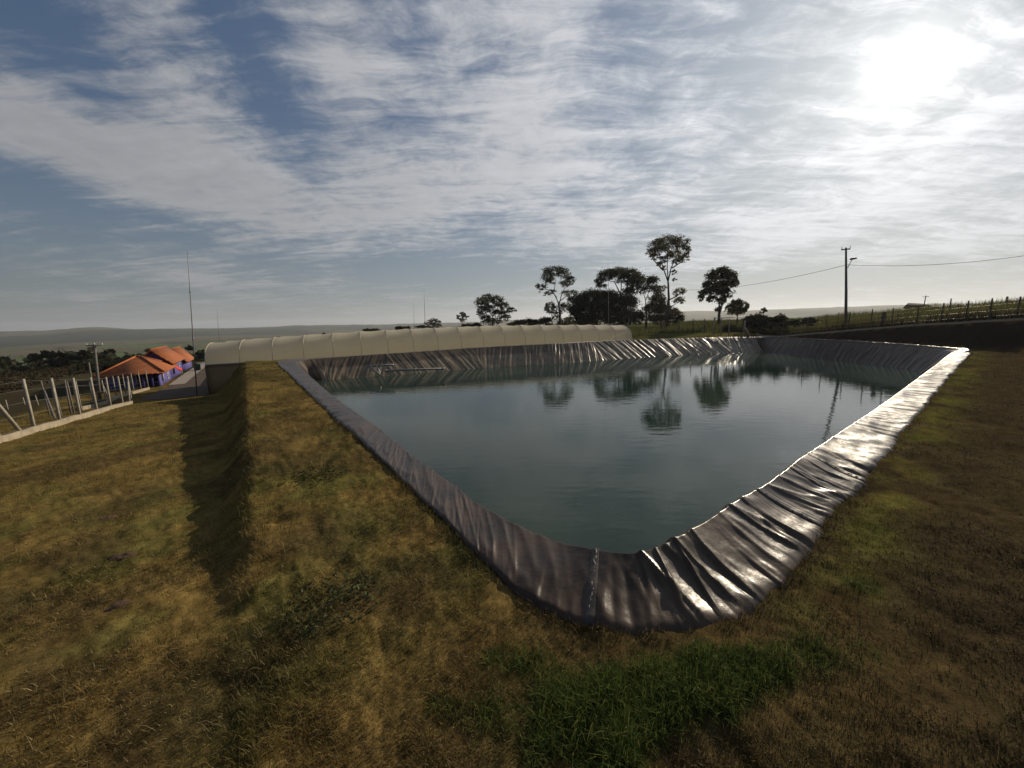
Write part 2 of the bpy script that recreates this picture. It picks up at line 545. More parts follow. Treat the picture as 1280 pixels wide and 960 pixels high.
def grass_tint(x, y, r):
    """intrinsic ground colour: dry mown grass with green and bare brown patches"""
    n1 = fbm(x * .35, y * .35, 101, 4); n2 = fbm(x * 1.7, y * 1.7, 111, 4); n3 = fbm(x * .9 + 50, y * .9, 121, 3)
    dry = np.array([.158, .108, .036]); grn = np.array([.092, .092, .027]); brn = np.array([.047, .035, .019])
    s, q = berm_q(x, y)
    g = .75 * sstep((n1 * .35 + n2 * .65 - .40) / .36)
    # right of the pond: browner with a green band along the liner
    ur = (x - 1.22) * NRn[0] + (y - 3.55) * NRn[1]
    right = sstep((x * .6 + .4 * 0 - ur * 0 - .8) / 1.5) * (ur > .0)
    band = np.exp(-((ur - 1.45 + .022 * x) / (.26 + .008 * x)) ** 2) * sstep((n3 * .4 + n2 * .6 - .40) / .2)
    bsel = sstep((n3 - .42) / .25)
    c = dry[None] * (1 - g[:, None]) + grn[None] * g[:, None]
    c = c * (1 - .55 * bsel[:, None]) + brn[None] * .55 * bsel[:, None]
    rb = (right * (.93 - .75 * band))[:, None]
    c = c * (1 - rb) + brn[None] * rb * (.75 + .5 * n2[:, None])
    gb = (right * band * .42)[:, None]
    c = c * (1 - gb) + np.array([.085, .105, .018])[None] * gb
    # front centre: brown earth showing
    fc = (sstep((2.6 - np.hypot(x - 1.3, y - 1.6)) / 1.4) * .55)[:, None]
    c = c * (1 - fc) + brn[None] * fc
    c = c * (.62 + .76 * fbm(x * 5.5, y * 5.5, 131, 3))[:, None] * (.88 + .24 * fbm(x * .7, y * .7, 137, 3))[:, None]
    # lush green spot
    lg = lush_mask(x, y)[:, None]
    c = c * (1 - lg) + np.array([.036, .048, .014])[None] * lg
    return c


def lush_mask(x, y):
    m = 0
    for (px, py, rx, ry, wgt) in LUSH:
        dx = x - px; dy = y - py
        m = m + wgt * np.exp(-((dx / rx) ** 2 + (dy / ry) ** 2))
    m = m * (.15 + 1.7 * fbm(x * 3.6, y * 3.6, 201, 4))
    return np.clip(sstep((m - .18) / .72), 0, 1)


LUSH = []
for px, py, rx, ry, wg in [(780, 880, .40, .20, 1.1), (860, 850, .38, .2, 1.1), (940, 840, .3, .16, 1.0), (1030, 812, .42, .26, .62),
                           (650, 825, .42, .24, .55), (720, 930, .35, .2, .9), (560, 890, .3, .16, .45), (1075, 730, .22, .2, .6), (740, 950, .3, .16, .8), (640, 900, .25, .14, .6), (880, 900, .3, .12, .6)]:
    g = gz(px, py, 0); LUSH.append((g[0], g[1], rx, ry, wg))


def build_ground():
    th = np.concatenate([np.arange(-75, 75, .2), np.arange(75, 285, 3.0)])
    th = np.radians(th)
    rr = np.concatenate([[0.05, .3], np.exp(np.arange(math.log(.55), math.log(7200), .0145))])
    R_, TH = np.meshgrid(rr, th, indexing='ij')
    X = (R_ * np.sin(TH)).ravel(); Y = (R_ * np.cos(TH)).ravel()
    Z = terrain(X, Y)
    nearm = (X > -20) & (X < 34) & (Y > 0) & (Y < 52)
    sd = np.full(X.shape, 50.0)
    sd[nearm] = poly_sd(X[nearm], Y[nearm])
    Z = np.where(sd < -.06, np.minimum(Z, -.15) - 3.6 * sstep((-sd - .06) / .25), Z)
    Rf = R_.ravel(); AZ = np.degrees(np.arctan2(X, Y))
    C = grass_tint(X, Y, Rf)
    # far land cover
    n = fbm(X / 140, Y / 140, 301, 4)[:, None]; n2 = fbm(X / 40, Y / 40, 311, 4)[:, None]
    scrub = np.array([.050, .042, .024])[None] * (.6 + .8 * n2)
    patch = fbm(X / 420, Y / 160, 331, 2)[:, None]
    field = np.where(patch > .52, np.array([.070, .105, .032])[None], np.where(patch > .44, np.array([.060, .075, .030])[None], np.array([.100, .082, .050])[None])) * (.85 + .3 * n)
    hedge = np.abs(vnoise(X / 260, Y / 110, 341) - .5)[:, None] < .035
    field = np.where(hedge, np.array([.022, .030, .015])[None], field)
    wood = np.array([.020, .026, .014])[None] * (.7 + .6 * n2)
    nh = fbm(X / 520, Y / 520, 351, 3)[:, None]
    hill = np.where(nh > .56, wood * 1.1, np.where(nh > .47, np.array([.055, .066, .030])[None], np.array([.090, .080, .046])[None]))
    def mixc(c, o, w): w = np.clip(w, 0, 1)[:, None]; return c * (1 - w) + o * w
    s, q = berm_q(X, Y)
    fen = sstep((q - 13.5) / 1.5) * (X < 0)          # beyond the lawn fence: scrub
    C = mixc(C, scrub, fen * sstep((Rf - 18) / 4))
    C = mixc(C, scrub * 1.2, sstep((Rf - 58) / 10) * (AZ < 22))
    C = mixc(C, wood, sstep((Rf - 200) / 60) * (AZ < 22))
    C = mixc(C, field, sstep((Rf - 720) / 60) * (AZ < 30))
    C = mixc(C, hill, sstep((Rf - 2000) / 200))
    # shade of the bank face beyond the far wall, painted into the ground colour
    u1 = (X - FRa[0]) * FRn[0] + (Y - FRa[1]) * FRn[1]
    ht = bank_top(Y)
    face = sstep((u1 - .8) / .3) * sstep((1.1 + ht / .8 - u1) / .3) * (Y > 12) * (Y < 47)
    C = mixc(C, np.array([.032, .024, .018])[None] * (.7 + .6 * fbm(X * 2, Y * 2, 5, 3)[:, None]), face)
    u2_ = (X - COR[0]) * TOEn[0] + (Y - COR[1]) * TOEn[1]
    C = mixc(C, np.array([.15, .085, .026])[None] * (.7 + .6 * fbm(X * 2, Y * 2, 5, 3)[:, None]), sstep(u2_ / .5) * (X > 8) * (Rf < 80) * (1 - face))
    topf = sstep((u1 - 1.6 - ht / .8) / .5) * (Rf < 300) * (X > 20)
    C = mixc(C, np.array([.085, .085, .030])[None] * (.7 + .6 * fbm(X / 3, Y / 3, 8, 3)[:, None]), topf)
    a = (X - LFa[0]) * LFd[0] + (Y - LFa[1]) * LFd[1]
    m_ = (X - LFa[0]) * LFn[0] + (Y - LFa[1]) * LFn[1]
    C = mixc(C, np.array([.075, .078, .026])[None] * (.7 + .6 * fbm(X / 3, Y / 3, 8, 3)[:, None]), sstep((m_ - 2) / 2) * sstep((a - 30) / 6) * (Rf < 200))
    nr, na = R_.shape
    i = np.arange(nr - 1)[:, None] * na; j = np.arange(na)[None]; j2 = (j + 1) % na
    F_ = np.stack([i + j, i + na + j, i + na + j2, i + j2], -1).reshape(-1, 4)[:, ::-1]
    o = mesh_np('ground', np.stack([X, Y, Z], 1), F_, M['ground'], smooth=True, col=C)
    return tag(o, 'dry mown grass lawns and land falling to hazy hills', 'ground', kind='structure')


ground = build_ground()

# ------------------------------------------------------------------ water
WZ = -1.1 * K
wp = PATH[::6, 2:4]
w_o = bpy.data.meshes.new('water')
w_o.from_pydata([(float(a), float(b), WZ) for a, b in wp], [], [list(range(len(wp)))])
w_o.materials.append(M['water'])
water = bpy.data.objects.new('water', w_o); COL.objects.link(water)
tag(water, 'dark teal still water filling the lined pond', 'water', kind='structure')


# ------------------------------------------------------------------ pond liner
def ridge(v):
    return 1 - np.abs(2 * v - 1)


def build_liner():
    P = PATH; n = len(P)
    O = P[:, :2]; C = P[:, 2:4]; zc = P[:, 4]; kind = P[:, 5]
    seg = np.linalg.norm(np.roll(C, -1, 0) - C, axis=1)
    segO = np.linalg.norm(np.roll(O, -1, 0) - O, axis=1)
    S = np.concatenate([[0], np.cumsum(np.maximum(seg, segO))[:-1]])
    I = C - O; Wd = np.linalg.norm(I, axis=1); I = I / Wd[:, None]
    # inward direction on the slope: smoothed crest normal
    tg = np.roll(C, -1, 0) - np.roll(C, 1, 0)
    tg /= np.linalg.norm(tg, axis=1)[:, None] + 1e-9
    nin = np.stack([-tg[:, 1], tg[:, 0]], 1)
    sgn = np.sign((nin * I).sum(1)); nin *= sgn[:, None]
    zg = terrain(O[:, 0], O[:, 1])
    k1 = np.clip(1 - np.abs(kind - 1), 0, 1); k2 = np.clip(1 - np.abs(kind - 2), 0, 1)
    k0 = np.clip(1 - kind, 0, 1); k3 = np.clip(kind - 2, 0, 1)
    tt = np.concatenate([np.linspace(0, .12, 5)[:-1], np.linspace(.12, .97, 19), [.985, .996, 1.003, 1.012], np.linspace(1.03, 2, 29)])
    rows = []
    # sharp creases running across the strip on the side that faces the sun
    rc = np.random.default_rng(5)
    on = np.nonzero(k1 > .3)[0]
    sA, sB = S[on[0]], S[on[0]] + 1
    runs = np.split(on, np.nonzero(np.diff(on) > 1)[0] + 1)
    run = max(runs, key=len)
    cr = []
    sp = S[run[0]]
    while sp < S[run[-1]]:
        rr_ = np.hypot(*C[np.searchsorted(S, sp) % n])
        near_ = math.exp(-max(rr_ - 3.5, 0) / 4)
        cr.append((sp, rc.uniform(-.55, .25), rc.uniform(.018, .05) * (1.6 - .6 * near_), rc.uniform(.010, .046) * (.35 + .65 * near_), rc.uniform(-.35, .2), rc.uniform(.9, 1.5), rc.uniform(-.25, .25)))
        sp += rc.exponential(.15 + .30 * (1 - near_)) + .07
    for t in tt:
        if t <= .12:
            f = t / .12
            w = -.03 + .07 * f ** 1.5
            z = zg - .14 + (.19 + .22 * k3 - .03 * k1) * f ** .6
            hor = O + I * w
            wr = 0 * S
        elif t <= 1:
            f = (t - .12) / .88
            hor = O + I * (.04 + (Wd - .04) * f)[:, None] if False else O + I * ((.04 + (Wd - .04) * f)[:, None])
            fk = f ** (1 + .45 * k1)
            z = (zg + .05 + .22 * k3 - .03 * k1) * (1 - fk) + (zc - .04 * k3) * fk
            hor = hor
            wr = 0 * S + 1
        else:
            f = t - 1
            drop = (2.6) * f
            rnd = .0
            hor = C + nin * (drop * (.70 + .55 * k2) + rnd)[:, None]
            z = zc - .04 * k3 - drop
            wr = 0 * S + 1
        # wrinkles
        acr = t * 1.0
        sl = S + 1.1 * acr * .6 * (vnoise(S * .18, 0 * S, 7) * 1.6 - .8) * 1.6
        nA = ridge(vnoise(sl * 2.1, acr * .7 + 0 * S, 21)) ** 3.2
        nB = ridge(vnoise(sl * 3.4 + 7, acr * 1.3 + 0 * S, 23)) ** 2
        nC = fbm(S * 1.1, acr * 2 + 0 * S, 25, 3)
        env = math.sin(min(max((t - .05) / 1.0, 0), 1) * math.pi) * .55 + .45 if t < 1.05 else .45 * max(0, 1 - (t - 1.05))
        d1 = (.030 * nA * (.3 + nC) + .014 * nB + .03 * (nC - .5)) * env
        slw = S + acr * 1.5 * np.sign(np.sin(S * .33 + 2 * np.sin(S * .11)) + .2)
        nD = ridge(vnoise(slw * 2.6, acr * .6 + 0 * S, 41)) ** 1.8
        nE = ridge(vnoise(slw * 5.2 + 3, acr * 1.1 + 0 * S, 43)) ** 1.8
        d2 = (.050 * nD * (.35 + 1.3 * nC) + .045 * nE + .05 * (nC - .5)) * (.35 if t < 1 else min(1, .5 + (t - 1) * 2))
        nF = vnoise(S * 2.6 + acr * 1.3, acr * 1.5 + 0 * S, 51); nG = fbm(S * 1.0 + acr, acr * 2 + 0 * S, 53, 3)
        d0 = (.020 * ridge(nF) ** 3 + .010 * ridge(vnoise(S * 6.5 + acr * 2, acr * .8 + 0 * S, 55)) ** 3 + .018 * (nG - .5)) * (.6 + .4 * env)
        d3 = .03 * nB
        dc = 0 * S
        for (c0, slant, wd, am, ta, tb, bend) in cr:
            if not (ta - .2 < t < tb + .2): continue
            fade = float(sstep((t - ta + .1) / .3) * sstep((tb + .15 - t) / .3))
            i0 = np.searchsorted(S, c0 - 1.5); i1 = np.searchsorted(S, c0 + 1.5)
            x = S[i0:i1] - c0 - slant * t - bend * (t - .5) ** 2
            dc[i0:i1] += fade * am * (np.exp(-(np.abs(x - wd * 1.1) / (wd * 1.3)) ** 1.5) - .45 * np.exp(-(x / (wd * .8)) ** 2) + .35 * np.exp(-((x - wd * 4) / (wd * 3)) ** 2))
        dc = np.clip(dc, -.07, .10)
        far = np.clip(7.0 / np.hypot(C[:, 0], C[:, 1]), .4, 1)
        d = (k1 * (d1 * far + dc * env) + k2 * d2 + k0 * d0 + k3 * d3) * wr
        # scalloped outer hem on the creased side
        if t <= .5:
            sc = (k1 * .10 * (vnoise(S * 1.9, 0 * S, 61) - .3) + k0 * .05 * (vnoise(S * 1.2, 0 * S, 62) - .4)) * (1 - t / .5)
            sc = sc + k1 * .07 * (ridge(vnoise(S * 3.7, 0 * S, 63)) ** 2 - .2) * (1 - t / .5)
            hor = hor - I * sc[:, None]
        if t > 1:
            hor = hor + nin * (d * .8)[:, None]
            z = z + d * .6
        else:
            z = z + d * min(1, max(t - .04, 0) * 6)
        rows.append(np.concatenate([hor, z[:, None]], 1))
    V = np.stack(rows, 1)          # n, m, 3
    m = V.shape[1]
    i = np.arange(n)[:, None]; i2 = (i + 1) % n; j = np.arange(m - 1)[None]
    F_ = np.stack([i * m + j, i2 * m + j, i2 * m + j + 1, i * m + j + 1], -1).reshape(-1, 4)
    t_ = empty('pond_liner', (*C.mean(0), 0), 'glossy black plastic liner wrinkled over the pond rim and walls', 'pond liner')
    dust = np.zeros((n, m, 3), np.float32)
    dust[:] = (k1 * .15)[:, None, None] + (k2[:, None] * (.45 + .8 * sstep((tt[None] - 1.24 - .10 * (fbm(S * .5, 0 * S, 71, 3)[:, None] - .5)) / .07)))[:, :, None]
    mesh_np('liner_sheet', V.reshape(-1, 3), F_, M['liner'], t_, smooth=True, col=dust.reshape(-1, 3))
    # welded overlap seams: a strip a few mm proud of the sheet, with a row of weld lumps
    def seam(px, py):
        g = gz(px, py, .05)[:2]
        ii = int(np.argmin(((O + C) / 2 - g)[:, 0] ** 2 + ((O + C) / 2 - g)[:, 1] ** 2))
        L = V[ii, 3:27]
        a = V[(ii - 2) % n, 3:27]; b = V[(ii + 2) % n, 3:27]
        up = np.array([0, 0, .006])
        vs = np.concatenate([a, L + up * 2.2, b]); mm = len(L)
        fs = []
        for r in (0, 1):
            for q in range(mm - 1):
                fs.append([r * mm + q, r * mm + q + 1, (r + 1) * mm + q + 1, (r + 1) * mm + q])
        vs = vs + up
        o = mesh_np('weld_seam', vs, np.array(fs), M['seam'], t_, smooth=True)
        mb = MB()
        zz = []
        for q in range(2, mm - 1):
            for h in (0, .5):
                e = (b[q] - a[q]); e /= np.linalg.norm(e)
                p = L[q] * (1 - h) + L[min(q + 1, mm - 1)] * h
                zz.append(p + e * random.uniform(-.014, .014) + ZU * random.uniform(.009, .017))
        mb.tube(zz, [random.uniform(.003, .008) for _ in zz], 5)
        mb.build('weld_bead', M['seam_bead'], o)
    seam(742, 735); seam(985, 645); seam(1052, 590)
    return t_


ZU = np.array([0, 0, 1.0])
M['seam'] = noisy('liner_overlap', (.03, .025, .022), (.06, .048, .04), 12, .4, .3)
M['seam_bead'] = noisy('weld_scuff', (.16, .13, .11), (.30, .26, .22), 20, .5)
liner = build_liner()


# ------------------------------------------------------------------ grass blades (nobody could count them)
def blades(name, label, X, Y, Z, L, Wd, tilt, C, fine, kind='stuff', cat='grass'):
    n = len(X)
    phi = RNG.uniform(0, 2 * math.pi, n)
    hx = np.cos(phi); hy = np.sin(phi)
    wx = -hy * Wd / 2; wy = hx * Wd / 2
    st = np.sin(tilt); ct = np.cos(tilt)
    base = np.stack([X, Y, Z - .004], 1)
    side = np.stack([wx, wy, 0 * wx], 1)
    mid = base + np.stack([hx * st * L * .5, hy * st * L * .5, ct * L * .55], 1)
    t2 = np.minimum(tilt * 1.5 + .15, 1.65)
    tip = mid + np.stack([hx * np.sin(t2) * L * .5, hy * np.sin(t2) * L * .5, np.cos(t2) * L * .5], 1)
    tip[:, 2] = np.maximum(tip[:, 2], Z + .003)
    if fine:
        V = np.stack([base - side, base + side, mid + side * .7, mid - side * .7, tip], 1).reshape(-1, 3)
        b = np.arange(n)[:, None] * 5
        F_ = [b + np.array([[0, 1, 2, 3]]), b + np.array([[3, 2, 4]])]
        CC = np.repeat(C, 5, 0)
    else:
        V = np.stack([base - side, base + side, tip], 1).reshape(-1, 3)
        b = np.arange(n)[:, None] * 3
        F_ = [b + np.array([[0, 1, 2]])]
        CC = np.repeat(C, 3, 0)
    o = mesh_np(name, V, F_, M['grass'], col=CC)
    return tag(o, label, cat, kind=kind)


def build_grass():
    for (r0, r1, n, fine, nm, lab) in ((1.15, 6.5, 400000, True, 'grass', 'short dry grass blades close to the camera in front of the pond'),
                                       (6.5, 46, 380000, False, 'grass', 'short dry grass covering the farther berm and lawns')):
        r = np.exp(RNG.uniform(math.log(r0), math.log(r1), n)); a = RNG.uniform(math.radians(-62), math.radians(64), n)
        X = r * np.sin(a); Y = r * np.cos(a)
        sd = poly_sd(X, Y)
        s, q = berm_q(X, Y)
        u1 = (X - FRa[0]) * FRn[0] + (Y - FRa[1]) * FRn[1]
        m_ = (X - LFa[0]) * LFn[0] + (Y - LFa[1]) * LFn[1]
        pres = fbm(X * 1.3, Y * 1.3, 401, 3)
        ok = (sd > .0) & ~((q > 13.2) & (r > 15)) & ~((u1 > .9) & (Y > 20)) & ~((m_ > 1.5)) & (RNG.uniform(0, 1, n) < .30 + 2.2 * (pres - .32))
        X, Y, r, q, sd = X[ok], Y[ok], r[ok], q[ok], sd[ok]
        Z = terrain(X, Y)
        n = len(X)
        tf = fbm(X * 2.2, Y * 2.2, 411, 3)
        edge = np.exp(-((q + .05) / .28) ** 2) * .9 + np.exp(-(sd / .10) ** 2) * 1.0
        stalk = RNG.uniform(0, 1, n) < .007
        L = (.016 + .042 * tf ** 1.6 + .028 * edge + .07 * stalk * (r < 12)) * RNG.uniform(.5, 1.5, n) * (1 + r / 22)
        Wd = (.0020 + .0008 * r) * RNG.uniform(.6, 1.3, n) * (1 - .45 * stalk)
        tilt = np.clip(RNG.normal(.85, .4, n) - .3 * edge, 0.05, 1.45)
        C = grass_tint(X, Y, r)
        v = RNG.uniform(.55, 1.6, n)[:, None]
        straw = ((RNG.uniform(0, 1, n) < .11) | stalk)[:, None]
        rg = sstep((X - .8) / 2)[:, None]
        C = np.where(straw, np.array([.28, .22, .105])[None] * (1 - .55 * rg) * RNG.uniform(.6, 1.2, n)[:, None], C * v)
        blades(nm, lab, X, Y, Z, L, Wd, tilt, C, fine)
    # lush tuft
    n = 90000
    px = RNG.uniform(430, 1180, n); X = np.empty(n); Y = np.empty(n)
    X = RNG.uniform(-.9, 3.2, n); Y = RNG.uniform(.9, 3.2, n)
    lm = lush_mask(X, Y)
    ok = (RNG.uniform(0, 1, n) < lm * .9) & (poly_sd(X, Y) > .05)
    X, Y, lm = X[ok], Y[ok], lm[ok]
    n = len(X); Z = terrain(X, Y)
    L = (.05 + .22 * lm * fbm(X * 5, Y * 5, 433, 3) ** 1.3) * RNG.uniform(.5, 1.3, n)
    C = np.array([.060, .084, .020])[None] * RNG.uniform(.35, 1.9, n)[:, None]
    C = np.where((RNG.uniform(0, 1, n) < .12)[:, None], np.array([.15, .15, .035])[None], C)
    blades('tall_grass', 'lush dark green long grass growing in front of the pond corner', X, Y, Z, L, RNG.uniform(.003, .006, n),
           np.clip(RNG.normal(.6, .3, n), 0, 1.3), C, True)


build_grass()


def foliage_mesh(P, size, C, name, parent, flat=0.0, mat=None):
    """leaf-sized quads at points P"""
    n = len(P)
    nr = RNG.normal(size=(n, 3)); nr[:, 2] += flat * np.sign(nr[:, 2]); nr /= np.linalg.norm(nr, axis=1)[:, None]
    t = np.cross(nr, RNG.normal(size=(n, 3))); t /= np.linalg.norm(t, axis=1)[:, None] + 1e-9
    b = np.cross(nr, t)
    s = (size * RNG.uniform(.6, 1.4, n))[:, None]
    V = np.stack([P - t * s * .6, P - b * s * .33, P + t * s * .6, P + b * s * .33 + nr * s * .12], 1).reshape(-1, 3)
    F_ = np.arange(n)[:, None] * 4 + np.arange(4)[None]
    return mesh_np(name, V, F_, mat or M['leaf'], parent, col=np.repeat(C, 4, 0))


def clump_points(c, rad, n, dome=.35):
    """points biased to the shell of an ellipsoid, gathered in twig clusters"""
    k = max(3, n // 20)
    d = RNG.normal(size=(k, 3)); d /= np.linalg.norm(d, axis=1)[:, None]
    d[:, 2] = np.where((d[:, 2] < 0) & (RNG.uniform(size=k) < dome), -d[:, 2], d[:, 2])
    cen = d * (RNG.uniform(.25, 1.0, k) ** .5)[:, None]
    idx = RNG.integers(0, k, n)
    cen = cen * np.where(RNG.uniform(size=k) < .14, RNG.uniform(1.1, 1.45, k), 1)[:, None]
    p = cen[idx] + RNG.normal(size=(n, 3)) * RNG.uniform(.08, .25, k)[idx][:, None]
    return np.asarray(c)[None] + p * np.asarray(rad)[None]


def leafcol(n, base, clumpv):
    v = RNG.uniform(.6, 1.5, n)[:, None] * clumpv
    c = np.array(base)[None] * v
    c[:, 0] *= RNG.uniform(.85, 1.35, n)
    return c


def make_tree(name, label, cat, base_px, dist, trunk_px, limbs_px, clumps, leaf=.27, dens=1.0, base_col=(.035, .042, .018), trunk_r=.25,
              group=None, bark='bark', dome=.35, sink=0.0, depth=1.0):
    """base, trunk, limbs and leaf clumps are given in photo pixels at one horizontal distance, then get real depth"""
    base = gd(base_px[0], base_px[1], dist)
    zt = T(base[0], base[1])
    base[2] = zt
    t = empty(name, base, label, cat, group)
    vw = np.array([base[0], base[1], 0]); vw /= np.linalg.norm(vw)
    mpp = 1.0 / ppm(base_px[0], base_px[1], dist)

    def W(x, y, dz=0.0):
        return gd(x, y, dist) + vw * dz
    if trunk_px:
        mb = MB()
        pts = [base - [0, 0, .3]] + [W(x, y, RNG.uniform(-.3, .3)) for x, y in trunk_px]
        rad = list(np.linspace(trunk_r * 1.25, trunk_r * .45, len(pts)))
        mb.tube(pts, rad, 9)
        top = pts
        for lp in limbs_px:
            lz = RNG.uniform(-2, 2) * depth
            ps = [W(x, y, lz * k / max(1, len(lp) - 1)) for k, (x, y) in enumerate(lp)]
            mb.tube(ps, list(np.linspace(trunk_r * .45, trunk_r * .12, len(ps))), 6)
        mb.build('trunk', M[bark], t, smooth=True)
    P = []; C = []
    for (cx, cy, rx, ry) in clumps:
        dz = RNG.uniform(-1, 1) * 14 * mpp * depth
        c = W(cx, cy, dz)
        n = int(rx * ry * 20 * dens) + 30
        R3 = np.array([rx * mpp, rx * mpp, ry * mpp])
        p = clump_points(c, R3, n, dome)
        P.append(p); C.append(leafcol(n, np.array(base_col) * 1.5, RNG.uniform(.65, 1.45)))
    P = np.concatenate(P); C = np.concatenate(C)
    P[:, 2] = np.maximum(P[:, 2], terrain(P[:, 0], P[:, 1]) + .05)
    foliage_mesh(P, leaf, C, 'crown', t, flat=.4)
    return t


GT = 'trees standing in a row behind the pond'
make_tree('tall_tree', 'tallest tree with domed airy crown on a long forked trunk', 'tree', (834, 406), 95,
          [(835, 390), (836, 372), (835, 352)],
          [[(835, 352), (829, 335), (824, 318), (820, 310)], [(835, 352), (839, 335), (846, 320), (850, 310)], [(836, 360), (834, 335), (835, 305)],
           [(829, 338), (817, 325), (813, 318)], [(840, 335), (852, 328), (856, 322)], [(836, 375), (846, 370), (850, 366)], [(836, 385), (845, 380)]],
          [(835, 303, 15, 6), (822, 306, 11, 7), (849, 306, 11, 7), (814, 313, 6, 5), (857, 314, 5, 6), (826, 314, 9, 5), (843, 315, 9, 5),
           (818, 321, 7, 4), (853, 323, 8, 5), (829, 325, 6, 4), (845, 328, 5, 3), (824, 331, 5, 3), (838, 322, 5, 4), (830, 336, 4, 3), (841, 340, 4, 3),
           (843, 350, 3, 2), (850, 365, 7, 5), (847, 375, 6, 4), (828, 360, 5, 4), (824, 370, 5, 4), (852, 377, 4, 3), (844, 390, 5, 5)],
          dens=.85, base_col=(.055, .055, .022), trunk_r=.36, group=GT)
make_tree('layered_tree', 'slender tree with three flat layered tufts left of the dark grove', 'tree', (700, 411), 98,
          [(700, 395), (699, 384), (697, 376)],
          [[(697, 376), (692, 366), (695, 350), (692, 340)], [(699, 380), (702, 368), (706, 360), (712, 354)], [(696, 372), (688, 362), (680, 362)],
           [(698, 378), (708, 370), (714, 366)]],
          [(693, 340, 14, 6), (704, 343, 9, 5), (684, 346, 8, 6), (712, 350, 7, 4), (677, 360, 7, 4), (687, 353, 6, 4), (708, 356, 9, 4), (689, 365, 6, 2.5),
           (712, 366, 10, 4), (683, 367, 5, 2), (716, 374, 8, 5), (706, 384, 9, 6), (718, 388, 9, 8), (697, 392, 6, 5)],
          dens=1.0, base_col=(.030, .036, .016), trunk_r=.28, group=GT)
make_tree('small_tree', 'little round tree beside the layered tree trunk', 'tree', (690, 410), 92,
          [(690, 396), (689, 388)], [[(689, 388), (685, 382)], [(689, 388), (692, 380)]],
          [(688, 381, 6, 4), (684, 385, 4, 4), (692, 386, 4, 4), (688, 389, 4, 3)], dens=.9, base_col=(.050, .055, .022), trunk_r=.11, group=GT)
make_tree('umbrella_tree', 'broad umbrella crowned dark tree above the grove centre', 'tree', (776, 407), 102,
          [(776, 385), (776, 368)], [[(776, 368), (768, 352), (758, 350), (752, 354)], [(776, 368), (777, 350), (772, 342)], [(776, 370), (786, 355), (795, 350)]],
          [(772, 339, 16, 5), (758, 345, 10, 6), (788, 341, 12, 6), (750, 352, 6, 5), (747, 356, 3, 3), (797, 349, 9, 7), (765, 343, 10, 5), (781, 347, 11, 5),
           (790, 356, 8, 7), (786, 366, 8, 8), (754, 358, 6, 2)],
          dens=1.5, base_col=(.024, .029, .013), trunk_r=.32, group=GT, bark='bark_dark')
make_tree('spreading_tree', 'thin trunked tree with a ragged top right of the umbrella crown', 'tree', (808, 408), 104,
          [(808, 390), (807, 375)], [[(807, 375), (803, 362), (800, 354)], [(807, 376), (812, 362), (816, 352)]],
          [(806, 352, 12, 6), (816, 350, 8, 6), (812, 361, 9, 5), (800, 362, 7, 5), (819, 360, 5, 4), (822, 366, 5, 3)],
          dens=1.2, base_col=(.027, .032, .014), trunk_r=.22, group=GT, bark='bark_dark')
make_tree('round_tree', 'dense round dark tree low in the left of the grove', 'tree', (738, 408), 99,
          [(738, 395)], [[(738, 395), (735, 380)]],
          [(740, 372, 17, 9), (726, 378, 10, 9), (754, 376, 12, 10), (734, 388, 16, 12), (750, 390, 14, 12), (720, 392, 8, 9), (738, 400, 18, 8), (764, 372, 9, 9)],
          dens=1.9, base_col=(.022, .027, .012), trunk_r=.3, group=GT, bark='bark_dark', dome=.6)
make_tree('round_tree', 'dense dark tree under the umbrella crown in the grove', 'tree', (776, 408), 97,
          [(776, 395)], [[(776, 395), (772, 382)]],
          [(772, 380, 14, 11), (787, 382, 11, 11), (765, 393, 13, 12), (782, 397, 15, 10), (796, 398, 9, 8), (770, 402, 14, 6)],
          dens=1.9, base_col=(.023, .027, .013), trunk_r=.3, group=GT, bark='bark_dark', dome=.6)
make_tree('bushy_tree', 'low dark bushy tree at the foot of the tallest tree', 'tree', (826, 408), 100,
          [(826, 398)], [[(826, 398), (822, 385)]],
          [(822, 376, 10, 8), (815, 388, 11, 10), (830, 390, 10, 10), (842, 396, 10, 7), (822, 400, 16, 6), (848, 401, 6, 5)],
          dens=1.7, base_col=(.024, .029, .013), trunk_r=.2, group=GT, bark='bark_dark', dome=.6)
make_tree('oval_tree', 'oval crowned tree with twin trunks behind the gate', 'tree', (899, 400), 80,
          [(899, 390), (899, 378)], [[(899, 380), (895, 365), (892, 350)], [(899, 380), (904, 362), (908, 350)], [(900, 392), (905, 375), (906, 365)], [(897, 372), (884, 368), (878, 370)]],
          [(900, 343, 12, 7), (890, 348, 9, 8), (910, 348, 10, 8), (918, 353, 6, 5), (885, 357, 7, 6), (903, 358, 12, 7), (893, 364, 9, 6), (879, 368, 5, 6), (889, 374, 6, 4),
           (908, 368, 7, 6), (901, 376, 6, 5), (876, 374, 3, 4), (897, 386, 4, 4)],
          dens=.95, base_col=(.034, .038, .018), trunk_r=.24, group=GT)
make_tree('young_tree', 'pale green young tree just right of the oval crowned tree', 'tree', (922, 398), 74,
          [(922, 390), (922, 382)], [[(922, 382), (920, 376)]],
          [(921, 379, 7, 5), (914, 385, 6, 5), (929, 383, 6, 6), (921, 389, 10, 5), (934, 387, 3, 3)], dens=1.1, leaf=.24, base_col=(.060, .068, .030), trunk_r=.1, group=GT)
make_tree('sapling', 'tiny sapling poking above the hedge right of the gate', 'tree', (954, 397), 66,
          [(954, 392), (954, 387)], [], [(954, 387, 2.5, 3), (952, 391, 2, 1.5), (956, 390, 2, 2)], dens=.9, leaf=.2, base_col=(.05, .055, .025), trunk_r=.04, group=GT)
